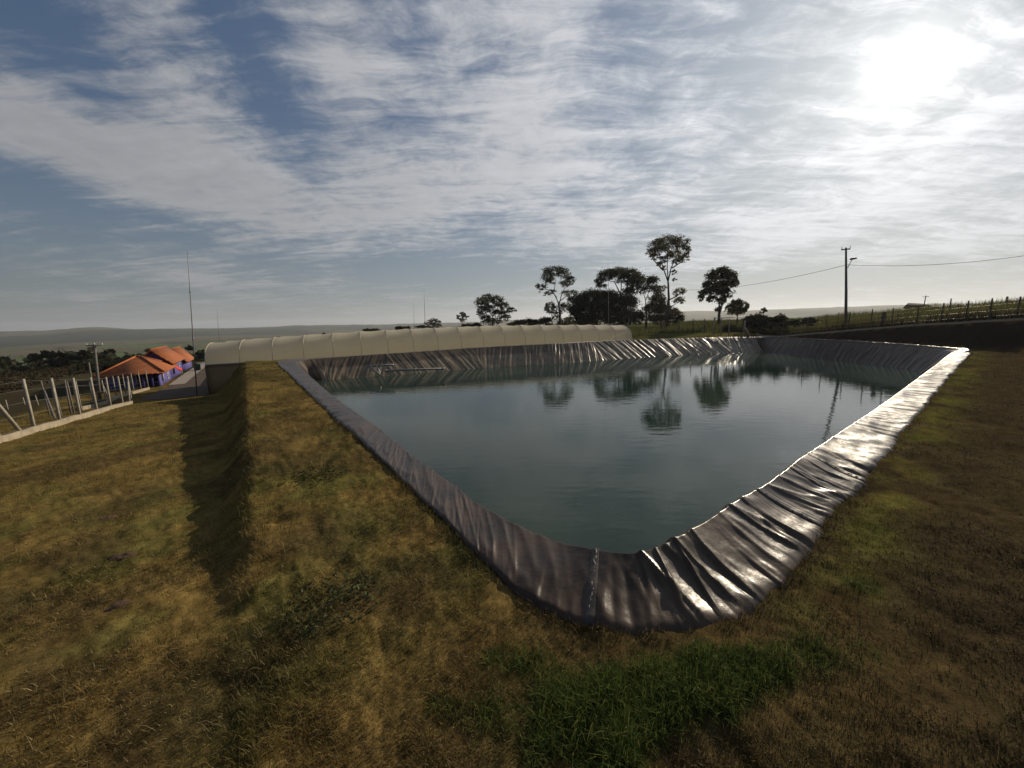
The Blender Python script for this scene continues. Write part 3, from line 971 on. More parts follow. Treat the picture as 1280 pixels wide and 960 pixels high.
make_tree('leafy_tree', 'mid sized leafy tree with two lobes over the greenhouse roof', 'tree', (616, 410), 92,
          [(616, 400), (616, 394)], [[(616, 396), (608, 385), (604, 378)], [(616, 396), (622, 385), (626, 380)], [(616, 394), (634, 388)]],
          [(611, 373, 9, 5), (602, 380, 8, 6), (621, 377, 8, 6), (629, 383, 8, 5), (638, 388, 6, 3), (610, 386, 10, 5), (600, 390, 5, 4), (624, 392, 11, 5), (606, 397, 6, 5), (632, 397, 7, 4), (615, 402, 12, 4)],
          dens=1.15, base_col=(.036, .042, .018), trunk_r=.2, group=GT)
make_tree('small_tree', 'small lone tree left of the two lobed leafy tree', 'tree', (578, 411), 96,
          [(578, 402), (578, 398)], [[(578, 400), (574, 396)], [(578, 400), (582, 396)]],
          [(578, 393, 4, 3), (574, 397, 4, 3), (582, 397, 4, 3), (578, 400, 4, 2)], dens=1.1, base_col=(.036, .042, .02), trunk_r=.09, group=GT)
make_tree('small_tree', 'small ragged tree right of the twin thin masts', 'tree', (542, 412), 105,
          [(542, 406)], [[(542, 406), (540, 402)]], [(541, 401, 6, 3), (548, 403, 4, 2), (537, 405, 5, 3), (545, 407, 7, 3)], dens=1.1, base_col=(.033, .038, .02), trunk_r=.09, group=GT)
GS = 'dark shrubs behind the greenhouse'
for lab, bx, by, cl in [
    ('dark low shrub row between leafy tree and layered tree', 660, 410, [(650, 404, 8, 4), (662, 403, 9, 4), (672, 405, 8, 4), (640, 406, 7, 3), (682, 402, 7, 5)]),
    ('dark flat topped bush behind the greenhouse, left of the masts', 465, 415, [(461, 413, 6, 2), (470, 413, 5, 2), (466, 415, 8, 2)]),
    ('dark low bush between the twin masts and the flat topped bush', 505, 412, [(500, 410, 6, 2), (508, 410, 5, 2), (504, 412, 9, 2)]),
    ('dark low bush below the small ragged tree', 528, 412, [(525, 409, 6, 2), (534, 410, 6, 2)]),
    ('low shrub below the small lone tree', 590, 410, [(585, 408, 7, 3), (596, 407, 6, 3)])]:
    make_tree('shrub', lab, 'shrub', (bx, by), 90, [], [], cl, dens=2.2, leaf=.26, base_col=(.026, .030, .015), group=GS, dome=.7)
GH = 'shrubs of the hedge by the gate'
for lab, bx, by, cl in [
    ('dark hedge bush right behind the gate brace', 945, 405, [(938, 400, 7, 5), (948, 399, 7, 5), (944, 407, 12, 6)]),
    ('dark hedge bush farther right of the gate', 972, 405, [(964, 402, 8, 5), (976, 399, 8, 4), (970, 408, 12, 5)]),
    ('dark hedge bush nearest the lamp pole', 1005, 402, [(995, 404, 9, 4), (1010, 402, 9, 4)])]:
    make_tree('shrub', lab, 'shrub', (bx, by), 62, [], [], cl, dens=2.2, leaf=.2, base_col=(.026, .029, .014), group=GH, dome=.7)
make_tree('dark_tree', 'dense dark tree behind the violet house beside the crossarm pole', 'tree', (118, 478), 95,
          [(118, 470)], [], [(118, 462, 14, 9), (108, 468, 12, 9), (132, 464, 12, 8), (148, 458, 11, 6), (118, 474, 18, 8), (100, 474, 10, 6)],
          dens=1.6, base_col=(.020, .024, .012), trunk_r=.2, bark='bark_dark', dome=.6)


# ------------------------------------------------------------------ valley woodland (one mass)
def build_wood():
    P = []; C = []
    n = 1500
    az = np.radians(RNG.uniform(-62, 12, n)); r = np.exp(RNG.uniform(math.log(150), math.log(760), n))
    X = r * np.sin(az); Y = r * np.cos(az)
    keep = fbm(X / 60, Y / 60, 501, 3) > .36
    X, Y, r = X[keep], Y[keep], r[keep]
    Z = terrain(X, Y)
    for x, y, z, q in zip(X, Y, Z, r):
        h = RNG.uniform(3.5, 8.5) * (0.6 + q / 900); w = h * RNG.uniform(.5, .8)
        k = 46
        P.append(clump_points((x, y, z + h * .5), (w, w, h * .5), k, .5))
        C.append(leafcol(k, (.026, .031, .016), RNG.uniform(.6, 1.4)))
    o = foliage_mesh(np.concatenate(P), 1.7, np.concatenate(C), 'woodland', None, flat=.5)
    tag(o, 'dark woodland filling the valley on the left', 'woodland', kind='stuff')
    # scrub beyond the lawn fence
    P = []; C = []
    n = 2600
    az = np.radians(RNG.uniform(-64, -36, n)); r = np.exp(RNG.uniform(math.log(29), math.log(170), n))
    X = r * np.sin(az); Y = r * np.cos(az)
    s, q = berm_q(X, Y)
    keep = (q > 20) & (fbm(X / 6, Y / 6, 503, 3) > .45)
    X, Y, r = X[keep], Y[keep], r[keep]
    Z = terrain(X, Y)
    for x, y, z, rr in zip(X, Y, Z, r):
        h = RNG.uniform(.25, .7) * (1 + rr / 80); w = h * RNG.uniform(.6, 1.1); k = 26
        P.append(clump_points((x, y, z + h * .4), (w, w, h * .5), k, .6))
        C.append(leafcol(k, (.050, .042, .022), RNG.uniform(.5, 1.2)))
    o = foliage_mesh(np.concatenate(P), .2, np.concatenate(C), 'scrub', None)
    tag(o, 'rough brown scrub beyond the lawn fence', 'scrub', kind='stuff')


build_wood()


def tall_field_grass():
    """uncut grass on top of the bank behind the post fence"""
    n = 80000
    y = RNG.uniform(14, 62, n)
    u = RNG.uniform(0, 1, n) ** 1.3 * 20 + .5
    ht = bank_top(y)
    base = FRa[None] + ((y - FRa[1]) / FRd[1])[:, None] * FRd[None]
    X = base[:, 0] + FRn[0] * (u + .9 + ht / .8 + .5); Y = base[:, 1] + FRn[1] * u
    pres = fbm(X / 2.2, Y / 2.2, 601, 3)
    ok = RNG.uniform(0, 1, n) < sstep((pres - .22) / .3)
    X, Y, u, pres = X[ok], Y[ok], u[ok], pres[ok]; n = len(X)
    Z = terrain(X, Y)
    L = (.4 + .9 * pres) * RNG.uniform(.6, 1.35, n)
    dk = sstep((2.6 - u) / 1.5)[:, None]  # shade low in the uncut grass, painted as darker blades along the front
    C = (np.array([.105, .105, .036])[None] * (1 - dk) + np.array([.055, .047, .024])[None] * dk) * RNG.uniform(.55, 1.4, n)[:, None]
    blades('tall_grass', 'uncut tall grass on top of the far bank behind the post fence', X, Y, Z, L, RNG.uniform(.02, .05, n),
           np.clip(RNG.normal(.22, .15, n), 0, .8), C, True)
    # grass behind the pond's far end by the gate
    n = 26000
    az = np.radians(RNG.uniform(16, 40, n)); r = np.exp(RNG.uniform(math.log(50), math.log(110), n))
    X = r * np.sin(az); Y = r * np.cos(az)
    m_ = (X - LFa[0]) * LFn[0] + (Y - LFa[1]) * LFn[1]
    ok = m_ > 12
    X, Y = X[ok], Y[ok]; n = len(X); Z = terrain(X, Y)
    C = np.array([.080, .085, .030])[None] * RNG.uniform(.5, 1.5, n)[:, None]
    blades('rough_grass', 'rough grass field behind the gate and the grove', X, Y, Z, RNG.uniform(.3, .9, n), RNG.uniform(.04, .09, n),
           np.clip(RNG.normal(.3, .2, n), 0, .9), C, False)


tall_field_grass()

# ------------------------------------------------------------------ greenhouse
GL = gd(262, 492, 42.5)
GL[2] = T(GL[0], GL[1])
g_eave = gd(262, 456, np.hypot(*GL[:2]))[2]
GR = gd(790, 424.0, 52.5)
EAVE_R = GR[2]
gdv = GR - GL; gdv[2] = 0; GLEN = np.linalg.norm(gdv); gdv /= GLEN
gn = np.array([-gdv[1], gdv[0], 0])
ZU = np.array([0, 0, 1.0])


def build_greenhouse():
    NB = 18; span = 4.6; rise = 1.85; ns = 2
    bay = GLEN / NB
    t = empty('greenhouse', GL, 'long low cream plastic tunnel greenhouse behind the pond wall', 'greenhouse')
    na = 14
    o0 = np.array([GL[0], GL[1], g_eave])
    tilt_ = (EAVE_R - g_eave) / GLEN
    gdv = globals()['gdv'] + ZU * tilt_          # the site climbs gently to the right

    def arch(a, f=0.0):  # 0..pi across a span: offset along gn and z, taller in the middle of its length
        return span / 2 * (1 - math.cos(a)), (rise + .6 * math.sin(math.pi * min(max(f, 0), 1)) ** .8) * math.sin(a) ** .8
    for sp in range(ns):
        vs = []; rows = NB * 6 + 1
        for i in range(rows):
            f = i / 6.0
            fr = f % 1.0
            sag = -.035 * math.sin(math.pi * fr)
            for k in range(na + 1):
                a = math.pi * k / na
                w, z = arch(a, f / NB)
                vs.append(o0 + gdv * (f * bay) + gn * (sp * span + w) + ZU * (z * (1 + sag) + sag * .3 * math.sin(a)))
        fs = [(i * (na + 1) + k, (i + 1) * (na + 1) + k, (i + 1) * (na + 1) + k + 1, i * (na + 1) + k + 1) for i in range(rows - 1) for k in range(na)]
        mesh_np('roof_cover', np.array(vs), np.array(fs), M['film'], t, smooth=True)
        # gable ends
        for endf in (0, GLEN):
            mb = MB()
            pts = [o0 + gdv * endf + gn * (sp * span + arch(math.pi * k / na)[0]) + ZU * (arch(math.pi * k / na)[1] - .02) for k in range(na + 1)]
            mb.add(pts, [tuple(range(na + 1))])
            q0 = o0 + gdv * endf + gn * (sp * span); q1 = q0 + gn * span
            mb.add([q0, q1, q1 - ZU * (g_eave - GL[2] + .4), q0 - ZU * (g_eave - GL[2] + .4)], [(0, 1, 2, 3)])
            mb.build('end_wall', M['side_film'], t)
    for b in range(NB + 1):
        pts = []
        for k in range(na + 1):
            w, z = arch(math.pi * k / na, b / NB)
            pts.append(o0 + gdv * (b * bay + (.03 if b == 0 else -.03 if b == NB else 0)) + gn * w + ZU * (z + .02))
        MB().tube(pts, .020, 6).build('rib', M['film_seam'], t)
    # near side wall, gutter and posts
    mb = MB()
    mb.box(o0 + gdv * GLEN / 2 + gn * .06 - ZU * ((g_eave - GL[2]) / 2 + .25), gdv, gn, ZU, GLEN - .1, .03, g_eave - GL[2] + .5)
    mb.build('side_wall', M['side_film'], t)
    MB().box(o0 + gdv * GLEN / 2 - gn * .06 - ZU * .02, gdv, gn, ZU, GLEN, .12, .12).build('gutter', M['steel'], t)
    for b in range(NB + 1):
        MB().box(o0 + gdv * (b * bay) - gn * .04 - ZU * ((g_eave - GL[2]) / 2 + .3), gdv, gn, ZU, .08, .08, g_eave - GL[2] + .4).build('post', M['wood'], t)
    return t


greenhouse = build_greenhouse()

# ------------------------------------------------------------------ houses
HD = np.array([BD[0], BD[1], 0]); HL = np.array([BL[0], BL[1], 0])


def window(wall_o, c, along, outn, w, h, t):
    f = MB()
    for sx in (-1, 1):
        f.box(c + along * sx * (w / 2 + .03) + outn * .03, along, outn, ZU, .07, .06, h + .14)
    for sz in (-1, 1):
        f.box(c + ZU * sz * (h / 2 + .03) + outn * .032, along, outn, ZU, w - .01, .05, .07)
    fo = f.build('window', M['white_paint'], t)
    MB().box(c + outn * .012, along, outn, ZU, w, .02, h).build('pane', M['glass'], fo)


def build_houses():
    C0 = hit(201, 483)
    base = C0[2]
    # front house: width along HL so that its left eave reaches the photo's, depth along HD
    def find(direction, target):
        best = 0
        for L in np.arange(.5, 25, .05):
            if abs(proj(C0 + direction * L)[0] - target) < abs(proj(C0 + direction * best)[0] - target): best = L
        return best
    W = find(HL, 133); Dp = find(HD, 216)
    wall_h = gd(200, 465, np.hypot(*C0[:2]))[2] - base
    t = empty('front_house', C0, 'violet house with orange hipped tile roof and pillared porch', 'house')
    inset = 1.4   # open porch along the shaded front
    mb = MB()
    cc = C0 + HL * W / 2 + HD * (Dp + inset) / 2
    hh = wall_h + .6
    mb.box(cc + ZU * (wall_h / 2 - .3), HL, HD, ZU, W, Dp - inset, hh)
    mb.build('wall', M['purple'], t)
    # porch end wall on the sunlit side
    MB().box(C0 + HL * .08 + HD * (inset / 2) + ZU * (wall_h / 2 - .3), HL, HD, ZU, .16, inset - .01, hh).build('porch_wall', M['purple'], t)
    npil = 6
    for k in range(1, npil + 1):
        MB().box(C0 + HL * (W * k / npil - .1) + HD * .1 + ZU * (wall_h / 2 - .3), HL, HD, ZU, .16, .16, hh).build('pillar', M['purple'], t)
    ov = .55
    e = [C0 + HL * a + HD * b + ZU * (wall_h + .02) for a, b in ((-ov, -ov), (W + ov, -ov), (W + ov, Dp + ov), (-ov, Dp + ov))]
    rz = gd(178, 446.5, np.hypot(*C0[:2]) + 2.5)[2]
    half = min(W, Dp) / 2
    r1 = C0 + HL * min(half, W * .45) + HD * (Dp / 2); r2_ = C0 + HL * (W - min(half, W * .45)) + HD * (Dp / 2)
    r1 = r1 * [1, 1, 0] + ZU * rz; r2_ = r2_ * [1, 1, 0] + ZU * rz
    th = ZU * -.12
    rb = MB()
    vs = e + [r1, r2_] + [p + th for p in e]
    rb.add(vs, [(0, 1, 5, 4), (2, 3, 4, 5), (1, 2, 5), (3, 0, 4), (0, 6, 7, 1), (1, 7, 8, 2), (2, 8, 9, 3), (3, 9, 6, 0), (6, 9, 8, 7)])
    ro = rb.build('roof', M['tiles'], t)
    cap = MB()
    for a, b in ((e[0], r1), (e[1], r2_), (e[2], r2_), (e[3], r1), (r1, r2_)):
        cap.tube([a + ZU * .03, b + ZU * .03], .09, 6)
    cap.build('ridge_tile', M['tiles'], ro)
    sgn = -HL
    for k, f in enumerate((.22, .62)):
        window(None, C0 + HD * (Dp * f) + ZU * (wall_h * .55), HD, sgn, .55, .9, t)
    # porch back: door and windows
    for k in (1, 3, 5):
        window(None, C0 + HL * (W * (k - .5) / npil) + HD * inset + ZU * (wall_h * .55), HL, -HD, .9, .9, t)
    d_ = MB().box(C0 + HL * (W * 3.5 / npil) + HD * (inset - .02) + ZU * (1.0), HL, HD, ZU, .85, .05, 2.0).build('door', M['white_paint'], t)

    # gable houses further along
    def gable(px0, px1, top_px, ridge_px, left_px, label, nwin, name):
        def along(px):
            best = 0
            for L in np.arange(0, 80, .05):
                if abs(proj(C0 + HD * L)[0] - px) < abs(proj(C0 + HD * best)[0] - px): best = L
            return best
        a0 = along(px0); a1 = along(px1)
        A = C0 + HD * a0
        A[2] = T(A[0], A[1])
        dist = np.hypot(*A[:2])
        hw = gd(px0, top_px, dist)[2] - A[2]
        hr = gd(px0 - 20, ridge_px, dist + 1)[2] - A[2]
        LEN = a1 - a0
        wid = min(np.arange(1.5, 12, .05), key=lambda L: abs(proj(A + HL * L + ZU * hw)[0] - left_px))
        tt = empty(name, A, label, 'house')
        mb = MB()
        mb.box(A + HL * wid / 2 + HD * LEN / 2 + ZU * (hw / 2 - .3), HL, HD, ZU, wid, LEN, hw + .6)
        # gable triangles
        for b in (.002, LEN - .002):
            q = A + HD * b
            mb.add([q + ZU * hw, q + HL * wid + ZU * hw, q + HL * wid / 2 + ZU * (hr - .1)], [(0, 1, 2)])
        mb.build('wall', M['purple'], tt)
        o_ = .5; rb = MB()
        y0 = -.6; y1 = LEN + .4
        sl = (hr - hw) / (wid / 2)
        pr = [(-o_, hw - sl * o_), (wid / 2, hr), (wid + o_, hw - sl * o_)]
        vs = []
        for yy in (y0, y1):
            for (a, z) in pr:
                vs.append(A + HL * a + HD * yy + ZU * (z + .03))
            for (a, z) in pr:
                vs.append(A + HL * a + HD * yy + ZU * (z - .12))
        rb.add(vs, [(0, 1, 7, 6), (1, 2, 8, 7), (3, 9, 10, 4), (4, 10, 11, 5), (0, 6, 9, 3), (2, 5, 11, 8), (0, 3, 4, 1), (1, 4, 5, 2), (6, 7, 10, 9), (7, 8, 11, 10)])
        ro = rb.build('roof', M['tiles'], tt)
        MB().tube([A + HL * wid / 2 + HD * y0 + ZU * (hr + .06), A + HL * wid / 2 + HD * y1 + ZU * (hr + .06)], .1, 6).build('ridge_tile', M['tiles'], ro)
        for k in range(nwin):
            window(None, A + HD * (LEN * (k + .5) / nwin) + ZU * (hw * .6), HD, -HL, .8, .8, tt)
        for k in range(2):
            window(None, A + HL * (wid * (.28 + .4 * k)) + ZU * (hw * .72), HL, -HD, .7, .5, tt)
        return A, hw, LEN
    A, hw, LEN = gable(214.5, 228.5, 449.5, 437, 172, 'violet gabled house with orange tile roof behind the hipped house', 2, 'gabled_house')
    # red canvas awning on the sunlit side
    B, hw2, LEN2 = gable(231.5, 240, 447.5, 436.5, 203, 'farthest violet gabled house with orange roof beside the tall mast', 1, 'gabled_house')
    aw = MB()
    p = C0 + HD * (Dp + .9) - HL * .05 + ZU * (wall_h * .92)
    aw.add([p, p + HD * 1.7, p + HD * 1.7 - HL * .7 - ZU * .5, p - HL * .7 - ZU * .5, p - ZU * .05, p + HD * 1.7 - ZU * .05, p + HD * 1.7 - HL * .7 - ZU * .7, p - HL * .7 - ZU * .7],
           [(0, 1, 2, 3), (4, 7, 6, 5), (3, 2, 6, 7), (0, 3, 7, 4), (1, 5, 6, 2)])
    awt = empty('awning', p, 'small bright red canvas awning beside the violet houses', 'awning')
    aw.build('canvas', M['red'], awt)
    st = MB()
    for k in (0.05, 1.65):
        g = p + HD * k - HL * .65
        gb = np.array([g[0], g[1], T(g[0], g[1])])
        MB().tube([gb - ZU * .1, g - ZU * .52], .025, 6).build('support_pole', M['steel'], awt)
    return C0, Dp, W, base


C0, HDp, HWd, Hbase = build_houses()
print('HOUSE', C0, HDp, HWd, np.hypot(*C0[:2]), 'GL', GL, 'GR', GR)


def drape(name, label, pts, mat, lift=.02, n=24):
    """a strip sheet following the ground between two edge polylines"""
    a, b = pts
    a = np.array(a); b = np.array(b)
    vs = []; m = 10
    for i in range(n + 1):
        f = i / n * (len(a) - 1); k = min(int(f), len(a) - 2); f -= k
        pa = a[k] * (1 - f) + a[k + 1] * f; pb = b[k] * (1 - f) + b[k + 1] * f
        for j in range(m + 1):
            p = pa * (1 - j / m) + pb * j / m
            vs.append((p[0], p[1], T(p[0], p[1]) + lift))
    fs = [(i * (m + 1) + j, (i + 1) * (m + 1) + j, (i + 1) * (m + 1) + j + 1, i * (m + 1) + j + 1) for i in range(n) for j in range(m)]
    o = mesh_np(name, np.array(vs), np.array(fs), mat, smooth=True)
    return tag(o, label, name, kind='structure')


q0 = C0[:2] - HL[:2] * .6
drape('track', 'brown earth track between the houses and the greenhouse', ([hit(172, 500)[:2], hit(200, 488)[:2], q0 - HL[:2] * 1.3 + HD[:2] * 8, q0 - HL[:2] * 1.3 + HD[:2] * 40],
      [hit(260, 494)[:2], hit(262, 485)[:2], hit(262, 478)[:2], hit(262, 466)[:2]]), M['track'], .03, 40)
drape('pavement', 'pale concrete pavement along the violet houses', ([q0 - HL[:2] * .0, q0 + HD[:2] * 34], [q0 - HL[:2] * 1.4, q0 - HL[:2] * 1.6 + HD[:2] * 34]), M['pavement'], .05, 30)


# ------------------------------------------------------------------ posts and fences
def post_mb(b, h, w=.1, lean=(0, 0), sink=.35):
    top = b + np.array([lean[0], lean[1], h])
    d = top - b; d /= np.linalg.norm(d)
    ax = np.cross(d, [0, 1, 0]); ax /= np.linalg.norm(ax); ay = np.cross(d, ax)
    mb = MB()
    c = (b - d * sink + top) / 2
    return mb.box(c, ax, ay, d, w, w, np.linalg.norm(top - b) + sink)


def wires(t, pts, heights, r=.0035, name='wire'):
    for h in heights:
        MB().tube([p + ZU * h for p in pts], r, 5).build(name, M['wire'], t)


def kerb(t, pts, w=.16, h=.16, mat='kerb'):
    mb = MB()
    fine = []
    for a, b in zip(pts[:-1], pts[1:]):
        for f in np.linspace(0, 1, 8, endpoint=False):
            p = a * (1 - f) + b * f
            fine.append(p)
    fine.append(pts[-1])
    fine = [np.array([p[0], p[1], T(p[0], p[1])]) for p in fine]
    vs = []; n = len(fine)
    for i, p in enumerate(fine):
        tg = fine[min(i + 1, n - 1)] - fine[max(i - 1, 0)]; tg[2] = 0; tg /= np.linalg.norm(tg)
        nn = np.array([-tg[1], tg[0], 0])
        for s, z in ((-1, -.3), (-1, h), (1, h), (1, -.3)):
            vs.append(p + nn * s * w / 2 + ZU * z)
    fs = []
    for i in range(n - 1):
        for k in range(3):
            fs.append((i * 4 + k, (i + 1) * 4 + k, (i + 1) * 4 + k + 1, i * 4 + k + 1))
    fs += [(0, 1, 2, 3), ((n - 1) * 4 + 3, (n - 1) * 4 + 2, (n - 1) * 4 + 1, (n - 1) * 4)]
    mb.add(vs, fs)
    return mb.build('kerb', M[mat], t)


def lawn_fence():
    px = [(-40, 566, 484), (0, 553, 479), (44, 540, 473), (76, 531, 472), (101, 524, 472), (122, 517, 471.5), (139, 511.5, 471), (154, 507.5, 470), (165, 504.5, 470)]
    pts = [hit(x, y) for x, y, _ in px]
    pts = [np.array([p[0], p[1], T(p[0], p[1])]) for p in pts]
    hs = []
    for p, (x, y, ty) in zip(pts, px):
        hs.append(2.35)
    t = empty('concrete_fence', pts[4], 'pale concrete post and wire fence along the lower lawn kerb', 'fence')
    hs = [min(max(gd(x - (y - ty) * .09, ty, np.hypot(*p[:2]))[2] - p[2], 1.6), 3.2) for p, (x, y, ty) in zip(pts, px)]
    for i, (p, h) in enumerate(zip(pts, hs)):
        o = post_mb(p, h, .07, (random.uniform(-.03, .03), random.uniform(-.03, .03))).build('post', M['concrete'], t)
    # diagonal braces
    def brace(a, b, ha):
        d = (b - a); L = np.linalg.norm(d); u = d / L
        mb = MB(); foot = a + u * 1.2; foot[2] = T(foot[0], foot[1]) - .1
        mb.tube([foot, a + ZU * ha], .055, 6); mb.build('brace', M['concrete'], t)
    brace(pts[1], pts[2], hs[1] * .85); brace(pts[-1], pts[-2], hs[-1] * .8)
    kerb(t, pts, .2, .22)
    for f in (.12, .35, .58, .8, .96):
        MB().tube([p + ZU * h * f for p, h in zip(pts, hs)], .0035, 5).build('wire', M['wire'], t)
    return pts


LF_PTS = lawn_fence()


def rear_fence():
    px = [(102, 513), (118, 509), (133, 505), (146, 498), (158, 495), (168, 492), (177, 489.5), (186, 487)]
    pts = [hit(x, y) for x, y in px]
    pts = [np.array([p[0], p[1], T(p[0], p[1])]) for p in pts]
    t = empty('concrete_fence', pts[3], 'farther concrete post fence in front of the violet house porch', 'fence')
    for p in pts:
        post_mb(p, 2.0, .055).build('post', M['concrete'], t)
    d = pts[1] - pts[0]
    MB().tube([pts[2] + ZU * 1.6, pts[2] + (pts[3] - pts[2]) * .35 + ZU * .0], .05, 6).build('brace', M['concrete'], t)
    kerb(t, pts, .2, .25)
    wires(t, pts, (.5, 1.1, 1.7, 2.1))


rear_fence()
GP = 'loose fence posts in the scrub field'
for k, (x, y, h, lab) in enumerate([(10, 512, 1.0, 'short pale stake in the scrub field at the far left'), (31, 506, .8, 'short stake second from the left in the scrub field'),
                                    (48, 507, 1.1, 'short pale post in the scrub just right of a tall fence post'), (62, 519, 2.6, 'tall grey post with a leaning brace in the scrub'),
                                    (77, 521, 2.3, 'tall grey post in the scrub behind the second fence post'), (89, 518, 2.4, 'left one of two close grey posts in the scrub'),
                                    (93, 517, 2.3, 'right one of two close grey posts in the scrub')]):
    g = hit(x, y); g[2] = T(g[0], g[1])
    o = post_mb(g * 1.0, h * .8, .05, (random.uniform(-.08, .08), 0)).build('fence_post', M['dark_concrete'] if k > 2 else M['concrete'])
    tag(o, lab, 'post', GP)
    if k == 3:
        b2_ = hit(69, 523); b2_[2] = T(b2_[0], b2_[1]) - .1
        MB().tube([b2_, g + ZU * 1.5], .05, 6).build('brace', M['dark_concrete'], None)
        bb = bpy.data.objects[-1] if False else None
        br = [o_ for o_ in bpy.data.objects if o_.name.startswith('brace') and o_.parent is None][-1]
        br.parent = o


def bank_fence():
    px = [(945, 423, 402), (978, 418.5, 400), (1008, 415.5, 397), (1032, 413, 394), (1060, 410.5, 390), (1088, 408, 386.5), (1114, 406.5, 385), (1145, 404.5, 383),
          (1175, 402.8, 379), (1206, 401, 376), (1236, 399.5, 373), (1270, 398, 371), (1310, 396, 368)]
    pts = []
    for x, y, _ in px:
        # on the bank's upper edge
        d = ray(x, y); best = None
        for tt_ in np.linspace(20, 70, 1200):
            p = np.array([0, 0, H]) + d * tt_
            u = (p[0] - FRa[0]) * FRn[0] + (p[1] - FRa[1]) * FRn[1]
            e = abs(u - (1.25 + bank_top(p[1]) / .8))
            if best is None or e < best[0]: best = (e, p)
        p = best[1]; pts.append(np.array([p[0], p[1], T(p[0], p[1])]))
    t = empty('post_fence', pts[5], 'dark wooden post and wire fence along the kerb on top of the bank', 'fence')
    for p, (x, y, ty) in zip(pts, px):
        h = min(max(gd(x, ty, np.hypot(*p[:2]))[2] - p[2], 1.4), 2.3)
        post_mb(p, h, .06, (random.uniform(-.06, .06), random.uniform(-.06, .06))).build('post', M['wood'], t)
    kerb(t, pts, .2, .14, 'kerb')
    wires(t, pts, (.4, .8, 1.2, 1.5), .005)
    return pts


BK = bank_fence()
GF = 'posts of the old fence in the field'
for x, y, d, h, k, lab in [(1106, 385, 52, 1.6, .25, 'thick dark stump post in the field grass above the bank'), (1101, 386, 54, 1.1, .08, 'thin post left of the thick stump post'),
                           (1124, 384, 54, 1.4, .07, 'thin post right of the thick stump post'), (1188, 380, 58, 1.9, .07, 'thin pale post on the crest right of the hill house'),
                           (1198, 380, 58, 1.3, .07, 'short thin post on the crest right of the hill house'), (1258, 378, 56, 1.5, .1, 'short dark post on the crest near the right edge'),
                           (1048, 398, 66, 1.6, .08, 'thin post in the grass at the left of the lamp pole')]:
    g = gd(x, y, d); g[2] = T(g[0], g[1])
    hh = max(h, gd(x, y - h * 9, d)[2] - g[2]) if False else h
    tag(post_mb(g, hh, k).build('field_post', M['wood']), lab, 'post', GF)


def far_end_fence():
    """thin posts and the pipe gate behind the pond's far end"""
    pts = []
    px = [(806, 420), (828, 420), (848, 419), (866, 418), (880, 418)]
    for x, y in px:
        p = gd(x, y, 62); p[2] = T(p[0], p[1]); pts.append(p)
    t = empty('post_fence', pts[2], 'thin dark post and wire fence between the greenhouse end and the gate', 'fence')
    for p in pts:
        post_mb(p, 2.1, .1, (random.uniform(-.05, .05), 0)).build('post', M['wood'], t)
    MB().tube([pts[1] + ZU * 1.5, pts[1] + (pts[2] - pts[1]) * .4], .05, 6).build('brace', M['wood'], t)
    wires(t, pts, (.5, 1.0, 1.5, 1.9), .004)
    g = []
    for x in (892, 901, 911, 930):
        p = gd(x, 417, 56); p[2] = T(p[0], p[1]); g.append(p)
    t = empty('gate', g[1], 'pale pipe framed gate with a diagonal brace at the pond end', 'gate')
    for p, w in zip(g, (.13, .09, .09, .13)):
        post_mb(p, 2.25, w).build('upright', M['concrete'], t)
    zt = max(p[2] for p in g) + 2.15
    MB().tube([g[0] * [1, 1, 0] + ZU * zt, g[-1] * [1, 1, 0] + ZU * zt], .045, 6).build('top_rail', M['steel'], t)
    b = gd(940, 419, 56); b[2] = T(b[0], b[1])
    MB().tube([g[-1] + ZU * 1.5, b - ZU * .1], .06, 6).build('brace', M['concrete'], t)


far_end_fence()


# ------------------------------------------------------------------ masts, poles, cables
def mast(px, base_y, top_y, dist, r, label, lean=0.0):
    b = gd(px, base_y, dist); b[2] = T(b[0], b[1])
    top = gd(px + lean, top_y, dist)
    t = empty('lightning_mast', b, label, 'mast', 'slim metal masts around the site')
    f = [0, .4, .72, 1]
    rr = [r, r * .8, r * .55, r * .25]
    P = [b * (1 - k) + top * k for k in f]
    MB().tube([P[0] - ZU * .3, P[1], P[2], P[3]], rr, 6).build('shaft', M['mast'], t)
    for k in (1, 2):
        MB().tube([P[k] - ZU * .08, P[k] + ZU * .08], rr[k] * 1.7, 6).build('collar', M['mast'], t)


mh = hit(246, 495)
mast(246, 495, 312, np.hypot(*mh[:2]), .055, 'tallest slim mast standing between the houses and the greenhouse', -12)
mast(531, 412, 361, 95, .08, 'right and taller one of the twin masts behind the greenhouse', -1)
mast(517, 412, 376, 118, .07, 'left and fainter one of the twin masts behind the greenhouse', 0)
mast(272, 420, 386, 120, .07, 'faint short mast above the greenhouse left end', -1)
mast(761, 412, 324, 80, .055, 'pale slim mast in front of the dark grove', -1)
mast(702, 412, 396, 78, .075, 'short pale post in front of the layered tree', 0)


